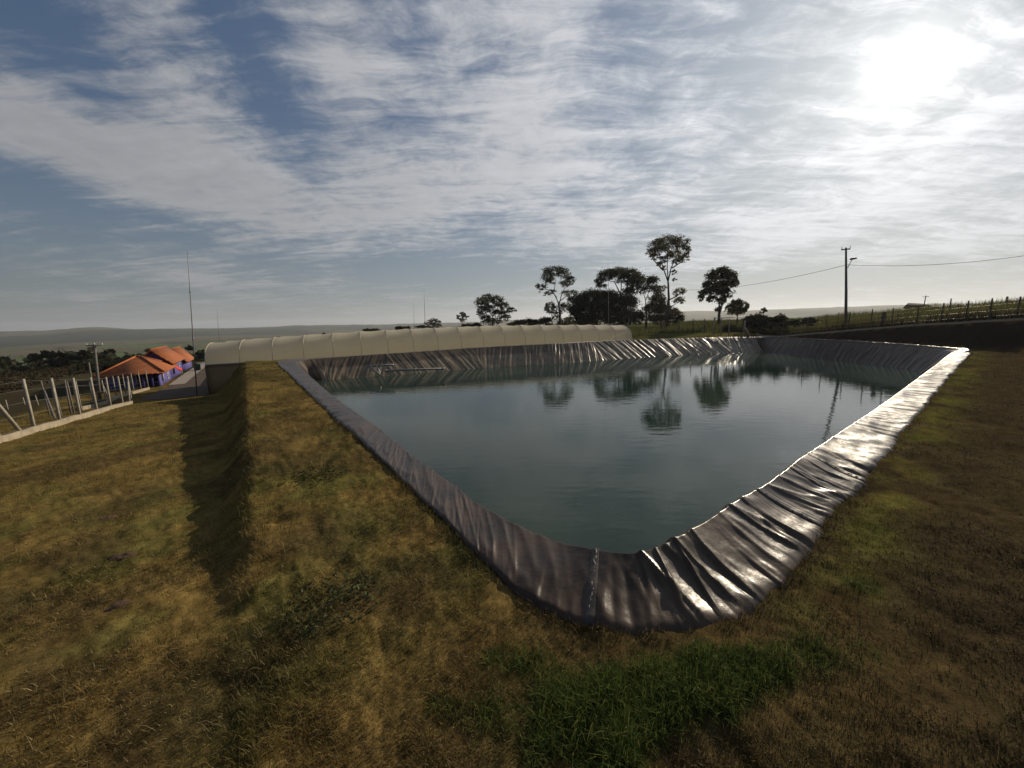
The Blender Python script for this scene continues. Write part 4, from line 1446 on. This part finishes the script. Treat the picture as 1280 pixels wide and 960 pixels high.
def crossarm_pole():
    h = hit(124, 493)
    dist = np.hypot(*h[:2])
    dist = 48
    b = gd(122, 490, dist); b[2] = T(b[0], b[1])
    top = gd(118, 430, dist)
    t = empty('utility_pole', b, 'grey utility pole with a single crossarm behind the violet house', 'utility pole')
    MB().tube([b - ZU * .4, top], [.13, .08], 8).build('shaft', M['dark_concrete'], t)
    ax = np.array([math.cos(math.radians(40)), math.sin(math.radians(40)), 0])
    MB().box(top - ZU * .12, ax, np.cross(ZU, ax), ZU, 1.0, .09, .09).build('crossarm', M['dark_concrete'], t)
    mb = MB()
    for k in (-.45, 0, .45):
        mb.tube([top + ax * k - ZU * .08, top + ax * k + ZU * .06], .035, 6)
    mb.build('insulator', M['white_paint'], t)
    b = gd(115, 490, 44); b[2] = T(b[0], b[1]); tp = gd(111, 453, 44)
    o = MB().tube([b - ZU * .3, tp], [.07, .05], 6).build('leaning_post', M['dark_concrete'])
    tag(o, 'leaning grey post beside the crossarm utility pole', 'post')


crossarm_pole()


def lamp_pole():
    dist = 56
    b = gd(1060, 396, dist); b[2] = T(b[0], b[1])
    top = gd(1057.5, 309.5, dist)
    t = empty('lamp_pole', b, 'tall concrete utility pole with a street lamp arm on the bank', 'utility pole')
    MB().tube([b - ZU * .5, b * .5 + top * .5, top], [.15, .12, .085], 8).build('shaft', M['dark_concrete'], t)
    vw = np.array([b[0], b[1], 0]); vw /= np.linalg.norm(vw); side = np.array([vw[1], -vw[0], 0])
    mpp = 1 / ppm(1058, 330, dist)
    MB().box(top - ZU * 2.2 * mpp, side, vw, ZU, 9 * mpp, .1, .12).build('crossarm', M['wood'], t)
    for k in (-4, 4):
        c = top + side * k * mpp - ZU * 1.6 * mpp
        MB().tube([c, c + ZU * .12, c + ZU * .3], [.03, .04, .02], 6).build('insulator', M['white_paint'], t)
    a0 = gd(1059.5, 335, dist); a1 = gd(1063, 328, dist); a2 = gd(1065.5, 324, dist)
    arm = MB().tube([a0, a1, a2], .035, 6).build('lamp_arm', M['steel'], t)
    l = MB()
    c = gd(1066.5, 323.3, dist)
    l.tube([c - side * .28 - ZU * .05, c - side * .1, c + side * .15 + ZU * .03, c + side * .32], [.06, .13, .12, .05], 8)
    l.build('lamp_head', M['steel'], t)
    # cable
    P0 = gd(1058.6, 331, dist)
    def sag(a, b, s, n=24):
        return [a * (1 - f) + b * f - ZU * s * 4 * f * (1 - f) for f in np.linspace(0, 1, n)]
    L = gd(840, 362, 78); Rr = gd(1330, 312, 64)
    mb = MB(); mb.tube(sag(L, P0, .9), .022, 5); mb.tube(sag(P0, Rr, .6), .022, 5)
    tag(mb.build('power_cable', M['cable']), 'thin black power cable slung from the lamp pole over the bank', 'cable')


lamp_pole()


def hill_house():
    d = 150
    c = gd(1150, 384, d)
    c[2] = T(c[0], c[1])
    zt = gd(1150, 379.5, d)[2]
    t = empty('hill_house', c, 'low dark roofed house just showing over the field crest', 'house')
    vw = np.array([c[0], c[1], 0]); vw /= np.linalg.norm(vw); sd_ = np.array([vw[1], -vw[0], 0])
    w = 6.5; h = zt - c[2]; hw = h - 1.1
    MB().box(c + ZU * (hw / 2 - .5), sd_, vw, ZU, w - .8, 4, hw + 1).build('wall', M['dark_concrete'], t)
    mb = MB()
    e = [c + sd_ * a * w / 2 + vw * b * 2.5 + ZU * hw for a, b in ((-1, -1), (1, -1), (1, 1), (-1, 1))]
    r1 = c - sd_ * w * .36 + ZU * (h + .3); r2_ = c + sd_ * w * .05 + ZU * (h); 
    mb.add(e + [r1, r2_], [(0, 1, 5, 4), (2, 3, 4, 5), (1, 2, 5), (3, 0, 4), (0, 3, 2, 1)])
    mb.build('roof', M['roof_dark'], t)
    b = c + sd_ * .5 - vw * 4
    b[2] = T(b[0], b[1]); tp = gd(1157.5, 369.5, np.hypot(*b[:2]))
    t2 = empty('utility_pole', b, 'thin distant pole in front of the low house on the crest', 'utility pole')
    MB().tube([b - ZU * .3, tp], [.13, .09], 6).build('shaft', M['wood'], t2)
    MB().box(tp - ZU * .3, sd_, vw, ZU, 1.2, .12, .12).build('crossarm', M['wood'], t2)


M['roof_dark'] = noisy('dark_clay_roof', (.07, .05, .045), (.11, .08, .07), 2, .9)
hill_house()


# ------------------------------------------------------------------ inlet pipework in the pond's far left corner
def pipes():
    a = gz(481, 463.5, -.62 * K); b = gz(556, 461, -.62 * K)
    t = empty('inlet_pipe', a, 'pale plastic pipe lying on the liner at the far left corner', 'pipe')
    vw = b - a; L = np.linalg.norm(vw); u = vw / L
    MB().tube([a, a + vw * .5 + ZU * .02, b], .085, 10).build('pipe_body', M['pvc'], t, smooth=True)
    mb = MB()
    for f in (0.02, .5, .97):
        mb.tube([a + vw * f - u * .09, a + vw * f + u * .09], .105, 10)
    mb.build('coupling', M['pvc'], t, smooth=True)
    c = gz(460, 458, -.35 * K); d = gz(492, 456, -.3 * K)
    t2 = empty('inlet_pipe', c, 'darker thin pipe bracket above the pale pipe in the corner', 'pipe')
    MB().tube([c, d], .07, 8).build('pipe_body', M['steel'], t2)
    mb = MB()
    for f in (.1, .35):
        p = c + (d - c) * f
        e = gz(478, 466, -.75 * K) * f + gz(474, 468, -.75 * K) * (1 - f)
        mb.tube([p, (p + e) / 2 - ZU * .06, e], .075, 8)
    mb.build('elbow', M['pvc'], t2, smooth=True)


pipes()


# ------------------------------------------------------------------ small things by the track
def by_track():
    g = hit(247, 463); g[2] = T(g[0], g[1])
    t = empty('drum', g, 'dark green drum standing by the far violet house', 'drum')
    MB().tube([g, g + ZU * .06, g + ZU * .45, g + ZU * .52, g + ZU * .95, g + ZU * 1.05], [.36, .4, .4, .42, .4, .36], 12).build('barrel', M['green_plastic'], t, smooth=True)
    MB().tube([g + ZU * 1.05, g + ZU * 1.1], [.33, .2], 12).build('lid', M['dark_concrete'], t)
    g = hit(258, 462); g[2] = T(g[0], g[1])
    t = empty('table', g, 'pale flat topped table beyond the green drum', 'table')
    MB().box(g + ZU * .95, gdv, gn, ZU, 2.6, 1.2, .1).build('table_top', M['white_paint'], t)
    for a in (-1, 1):
        for b in (-1, 1):
            MB().box(g + gdv * a * 1.15 + gn * b * .5 + ZU * .4, gdv, gn, ZU, .08, .08, 1.0).build('leg', M['steel'], t)


by_track()


# ------------------------------------------------------------------ weeds, dirt heaps
def weed(px, py, rad, n, label, col):
    g = hit(px, py); g[2] = T(g[0], g[1])
    t = empty('weed', g, label, 'weed', 'broadleaf weeds on the berm')
    P = []
    st = MB()
    for k in range(n):
        a = RNG.uniform(0, 2 * math.pi); r = rad * RNG.uniform(0, 1) ** .6
        x = g[0] + r * math.cos(a); y = g[1] + r * math.sin(a)
        h = RNG.uniform(.01, .085) * (1 - .5 * r / rad)
        P.append((x, y, T(x, y) + h))
    P = np.array(P)
    for k in range(0, n, 40):
        MB().tube([[*(P[k, :2] * .8 + g[:2] * .2), T(*P[k, :2])-.01], P[k]], .0025, 4).build('stem', M['stem'], t)
    foliage_mesh(P, .034 * (rad / .35) ** .3, leafcol(n, col, 1.0), 'leaves', t, flat=.7)


M['stem'] = noisy('weed_stem', (.05, .045, .02), (.08, .07, .03), 8, .8)
weed(420, 752, .42, 420, 'dark leafy weed patch low on the near berm', (.058, .070, .030))
weed(398, 597, .5, 420, 'flat green weed patch on the berm top farther up', (.045, .065, .018))
weed(885, 835, .2, 160, 'small leafy weed inside the lush grass by the corner', (.045, .07, .02))
for px, py, s, lab in [(151, 698, .12, 'small mound of red earth on the lower lawn'), (147, 757, .10, 'dark earth scrape nearest the camera on the lower lawn'),
                       (135, 648, .10, 'tiny earth mound farthest on the lower lawn')]:
    g = hit(px, py); g[2] = T(g[0], g[1])
    vs = []; fs = []; nr, na = 9, 20
    for i in range(nr):
        for k in range(na):
            a = 2 * math.pi * k / na; r = s * i / (nr - 1) * (1 + .35 * float(vnoise(math.cos(a) * 1.5 + px, math.sin(a) * 1.5, 3)))
            x = g[0] + 1.5 * r * math.cos(a); y = g[1] + r * math.sin(a)
            z = T(x, y) + .03 * math.cos(math.pi / 2 * i / (nr - 1)) * (.5 + float(vnoise(x * 22, y * 22, 8))) - .012
            vs.append((x, y, z))
    for i in range(nr - 1):
        for k in range(na):
            fs.append((i * na + k, (i + 1) * na + k, (i + 1) * na + (k + 1) % na, i * na + (k + 1) % na))
    tag(mesh_np('earth_mound', np.array(vs), np.array(fs), M['dirt'], smooth=True), lab, 'earth mound', 'earth mounds on the lower lawn')

# ------------------------------------------------------------------ sun, sky
SUN = ray(1130, 85)
EL = math.asin(SUN[2]); AZ = math.atan2(SUN[0], SUN[1])
sd_ = bpy.data.lights.new('sun', 'SUN')
sd_.energy = 4.4; sd_.angle = math.radians(.53); sd_.color = (1, .86, .66)
so = bpy.data.objects.new('sun', sd_); COL.objects.link(so)
so.rotation_euler = Vector(SUN).to_track_quat('Z', 'Y').to_euler()

world = bpy.data.worlds.new("World"); scene.world = world
world.use_nodes = True
nt = world.node_tree
for n_ in list(nt.nodes): nt.nodes.remove(n_)
out = N(nt, "ShaderNodeOutputWorld"); bg = N(nt, "ShaderNodeBackground")
bg.inputs["Strength"].default_value = .086
nt.links.new(bg.outputs[0], out.inputs[0])
sky = N(nt, "ShaderNodeTexSky"); sky.sky_type = 'NISHITA'; sky.sun_disc = False
sky.sun_elevation = EL; sky.sun_rotation = AZ; sky.air_density = 1.0; sky.dust_density = 1.0; sky.ozone_density = 1.5
tc = N(nt, "ShaderNodeTexCoord")


def lk(a, b): nt.links.new(a, b)


def math_(op, a, b=None, clamp=False):
    n = N(nt, "ShaderNodeMath", operation=op); n.use_clamp = clamp
    for i, v in enumerate((a, b)):
        if v is None: continue
        if isinstance(v, (int, float)): n.inputs[i].default_value = v
        else: lk(v, n.inputs[i])
    return n.outputs[0]


def vm(op, a, b=None):
    n = N(nt, "ShaderNodeVectorMath", operation=op)
    for i, v in enumerate((a, b)):
        if v is None: continue
        if isinstance(v, (tuple, list)): n.inputs[i].default_value = v
        else: lk(v, n.inputs[i])
    return n


DIR = vm('NORMALIZE', tc.outputs["Generated"]).outputs[0]
sx = N(nt, "ShaderNodeSeparateXYZ"); lk(DIR, sx.inputs[0])
az_ = math_('ARCTAN2', sx.outputs[0], sx.outputs[1])
el_ = math_('ARCSINE', sx.outputs[2])
elp = math_('MAXIMUM', sx.outputs[2], 0.0)
inv = math_('DIVIDE', 1.0, math_('ADD', elp, .12))
cp = vm('SCALE', DIR); lk(inv, cp.inputs["Scale"]); CP = cp.outputs[0]      # position on the cloud layer
cxyz = N(nt, "ShaderNodeSeparateXYZ"); lk(CP, cxyz.inputs[0])
flat = N(nt, "ShaderNodeCombineXYZ"); lk(cxyz.outputs[0], flat.inputs[0]); lk(cxyz.outputs[1], flat.inputs[1])
CP = flat.outputs[0]


def noise(vec, scale, detail=6, rough=.55, dist=0.0, rot=0, sc=(1, 1, 1), loc=(0, 0, 0)):
    mp = N(nt, "ShaderNodeMapping"); mp.inputs["Rotation"].default_value = (0, 0, rot); mp.inputs["Scale"].default_value = sc
    mp.inputs["Location"].default_value = loc
    lk(vec, mp.inputs[0])
    n = N(nt, "ShaderNodeTexNoise"); n.inputs["Scale"].default_value = scale; n.inputs["Detail"].default_value = detail
    n.inputs["Roughness"].default_value = rough; n.inputs["Distortion"].default_value = dist
    lk(mp.outputs[0], n.inputs["Vector"])
    return n.outputs["Fac"]


wn = N(nt, "ShaderNodeTexNoise"); wn.inputs["Scale"].default_value = 1.7; wn.inputs["Detail"].default_value = 5; lk(CP, wn.inputs["Vector"])
wv = vm('SUBTRACT', wn.outputs["Color"], (.5, .5, .5)); ws = N(nt, "ShaderNodeVectorMath", operation='SCALE'); lk(wv.outputs[0], ws.inputs[0]); ws.inputs["Scale"].default_value = .26
CW = vm('ADD', CP, ws.outputs[0]).outputs[0]
big = noise(CW, 1.5, 5, .55, .2, 0, (1, 1, 1), (3.1, 1.7, 0))
fib = noise(CW, 5.0, 14, .68, .5, math.radians(-62), (.34, 1.8, 1), (.3, .8, 0))
puff = noise(CW, 9.0, 12, .66, .3, 0, (1, 1, 1), (1.2, 5, 0))
dens = math_('ADD', math_('MULTIPLY', big, .66), math_('ADD', math_('MULTIPLY', fib, .72), math_('MULTIPLY', puff, .34)))
# broad bands and gaps of the cloud layer, as ellipses in azimuth / elevation
ae = N(nt, "ShaderNodeCombineXYZ"); lk(az_, ae.inputs[0]); lk(el_, ae.inputs[1])


def px_ae(x, y):
    d = ray(x, y); return math.atan2(d[0], d[1]), math.asin(d[2])


def blob(x, y, rx, ry, rot, wgt):
    a, e = px_ae(x, y)
    mp = N(nt, "ShaderNodeMapping", vector_type='TEXTURE')
    mp.inputs["Location"].default_value = (a, e, 0); mp.inputs["Rotation"].default_value = (0, 0, math.radians(rot))
    mp.inputs["Scale"].default_value = (math.radians(rx), math.radians(ry), 1)
    lk(ae.outputs[0], mp.inputs[0])
    g = N(nt, "ShaderNodeTexGradient", gradient_type='SPHERICAL'); lk(mp.outputs[0], g.inputs[0])
    s = math_('MULTIPLY', g.outputs["Fac"], g.outputs["Fac"])
    return math_('MULTIPLY', s, wgt * 1.15)


BLOBS = [(300, 215, 32, 11, -14, .32), (120, 190, 22, 8, -8, .26), (520, 250, 14, 8, -8, .26), (640, 160, 20, 24, 20, .25), (430, 70, 12, 22, 35, .16),
         (860, 240, 22, 8, 12, .14), (980, 300, 26, 5, 8, .17), (1120, 215, 18, 7, 5, .18), (1220, 290, 18, 5, 0, .20), (720, 280, 14, 6, 8, .14),
         (300, 50, 11, 16, 30, -.18), (345, 150, 9, 12, 10, -.15), (70, 40, 16, 9, -20, -.20), (100, 110, 16, 5, -20, -.16), (40, 250, 14, 6, -8, -.26), (30, 330, 16, 5, 0, -.14), (520, 330, 20, 5, 0, -.28),
         (230, 345, 16, 4, 0, .14), (620, 345, 26, 5, 0, -.20), (700, 60, 12, 16, 10, .10), (930, 120, 14, 9, 0, -.08), (800, 200, 8, 4, 10, -.14), (1000, 350, 30, 4, 0, -.22), (1210, 160, 6, 2.4, 15, .25)]
tot = dens
for b_ in BLOBS:
    tot = math_('ADD', tot, blob(*b_))
cov = N(nt, "ShaderNodeMapRange", interpolation_type='SMOOTHSTEP')
cov.inputs[1].default_value = .74; cov.inputs[2].default_value = 1.10
lk(tot, cov.inputs[0])
COV = cov.outputs[0]
# scattering towards the viewer rises steeply near the sun
dp = vm('DOT_PRODUCT', DIR, tuple(float(v) for v in SUN)).outputs["Value"]
omd = math_('SUBTRACT', 1.0, dp)


def lobe(k): return math_('EXPONENT', math_('MULTIPLY', omd, -k))


cl = math_('ADD', math_('ADD', math_('ADD', 2.4, math_('MULTIPLY', lobe(1.6), 3.8)), math_('MULTIPLY', lobe(6), 2.0)), math_('MULTIPLY', lobe(25), 1.2))
ccol = N(nt, "ShaderNodeCombineColor")
cl = math_('MULTIPLY', cl, math_('ADD', .70, math_('MULTIPLY', math_('ADD', math_('MULTIPLY', fib, .5), math_('MULTIPLY', puff, .5)), .86)))
warm = N(nt, "ShaderNodeVectorMath", operation='SCALE'); warm.inputs[0].default_value = (.965, .98, 1.02)
lk(cl, warm.inputs["Scale"])
skyv = N(nt, "ShaderNodeVectorMath", operation='MULTIPLY'); lk(sky.outputs[0], skyv.inputs[0]); skyv.inputs[1].default_value = (.68, .82, .95)
mix = N(nt, "ShaderNodeMix", data_type='RGBA'); lk(math_('MULTIPLY', COV, .88), mix.inputs["Factor"])
lum = math_('DIVIDE', 1.0, math_('ADD', 1.0, math_('DIVIDE', vm('DOT_PRODUCT', sky.outputs[0], (.3, .5, .2)).outputs["Value"], 4.0)))
skyd = N(nt, "ShaderNodeVectorMath", operation='SCALE'); lk(skyv.outputs[0], skyd.inputs[0]); lk(lum, skyd.inputs["Scale"])
aur = N(nt, "ShaderNodeVectorMath", operation='SCALE'); aur.inputs[0].default_value = (.90, .98, 1.08)      # pale aureole of thin haze round the sun
lk(math_('ADD', math_('MULTIPLY', lobe(3.2), 1.0), math_('MULTIPLY', lobe(14), 2.2)), aur.inputs["Scale"])
skya = N(nt, "ShaderNodeVectorMath", operation='ADD'); lk(skyd.outputs[0], skya.inputs[0]); lk(aur.outputs[0], skya.inputs[1])
lk(skya.outputs[0], mix.inputs["A"]); lk(warm.outputs[0], mix.inputs["B"])
glow = math_('DIVIDE', 21.0, math_('POWER', math_('ADD', 1.0, math_('MULTIPLY', omd, 950.0)), 1.6))
glow = math_('MULTIPLY', glow, math_('ADD', .55, math_('MULTIPLY', COV, .6)))
glow = math_('ADD', glow, math_('MULTIPLY', lobe(40), 1.0))
gl = N(nt, "ShaderNodeVectorMath", operation='SCALE'); gl.inputs[0].default_value = (1, .97, .9); lk(glow, gl.inputs["Scale"])
hzf = math_('MULTIPLY', math_('EXPONENT', math_('MULTIPLY', elp, -6.3)), .78)
hzc = N(nt, "ShaderNodeVectorMath", operation='SCALE'); hzc.inputs[0].default_value = (.93, .98, 1.02); lk(math_('ADD', math_('MULTIPLY', lobe(1.3), 5.2), 1.4), hzc.inputs["Scale"])
mixh = N(nt, "ShaderNodeMix", data_type='RGBA'); lk(hzf, mixh.inputs["Factor"]); lk(mix.outputs["Result"], mixh.inputs["A"]); lk(hzc.outputs[0], mixh.inputs["B"])
fin = N(nt, "ShaderNodeVectorMath", operation='ADD'); lk(mixh.outputs["Result"], fin.inputs[0]); lk(gl.outputs[0], fin.inputs[1])
lk(fin.outputs[0], bg.inputs["Color"])


# ------------------------------------------------------------------ haze
def build_haze():
    m = bpy.data.materials.new('haze'); m.use_nodes = True
    n = m.node_tree; n.nodes.remove(n.nodes["Principled BSDF"])
    v = n.nodes.new("ShaderNodeVolumePrincipled")
    v.inputs["Color"].default_value = (.86, .9, .95, 1); v.inputs["Density"].default_value = .00012; v.inputs["Anisotropy"].default_value = .35
    n.links.new(v.outputs[0], n.nodes["Material Output"].inputs["Volume"])
    R_ = 7600
    mb = MB().box((0, 0, (150 - 90) / 2), (1, 0, 0), (0, 1, 0), (0, 0, 1), 2 * R_, 2 * R_, 240)
    o = mb.build('haze', m)
    tag(o, 'thin pale haze over the valley', 'haze', kind='stuff')


HAZE = True
if HAZE:
    build_haze()

# ------------------------------------------------------------------ render settings
vs_ = scene.view_settings
vs_.view_transform = 'Standard'; vs_.look = 'None'; vs_.gamma = 1; vs_.use_curve_mapping = False
vs_.exposure = 0.15
scene.render.engine = 'CYCLES'
scene.cycles.use_denoising = True
scene.cycles.max_bounces = 6
scene.cycles.transparent_max_bounces = 4
scene.cycles.volume_bounces = 0
scene.cycles.sample_clamp_indirect = 6
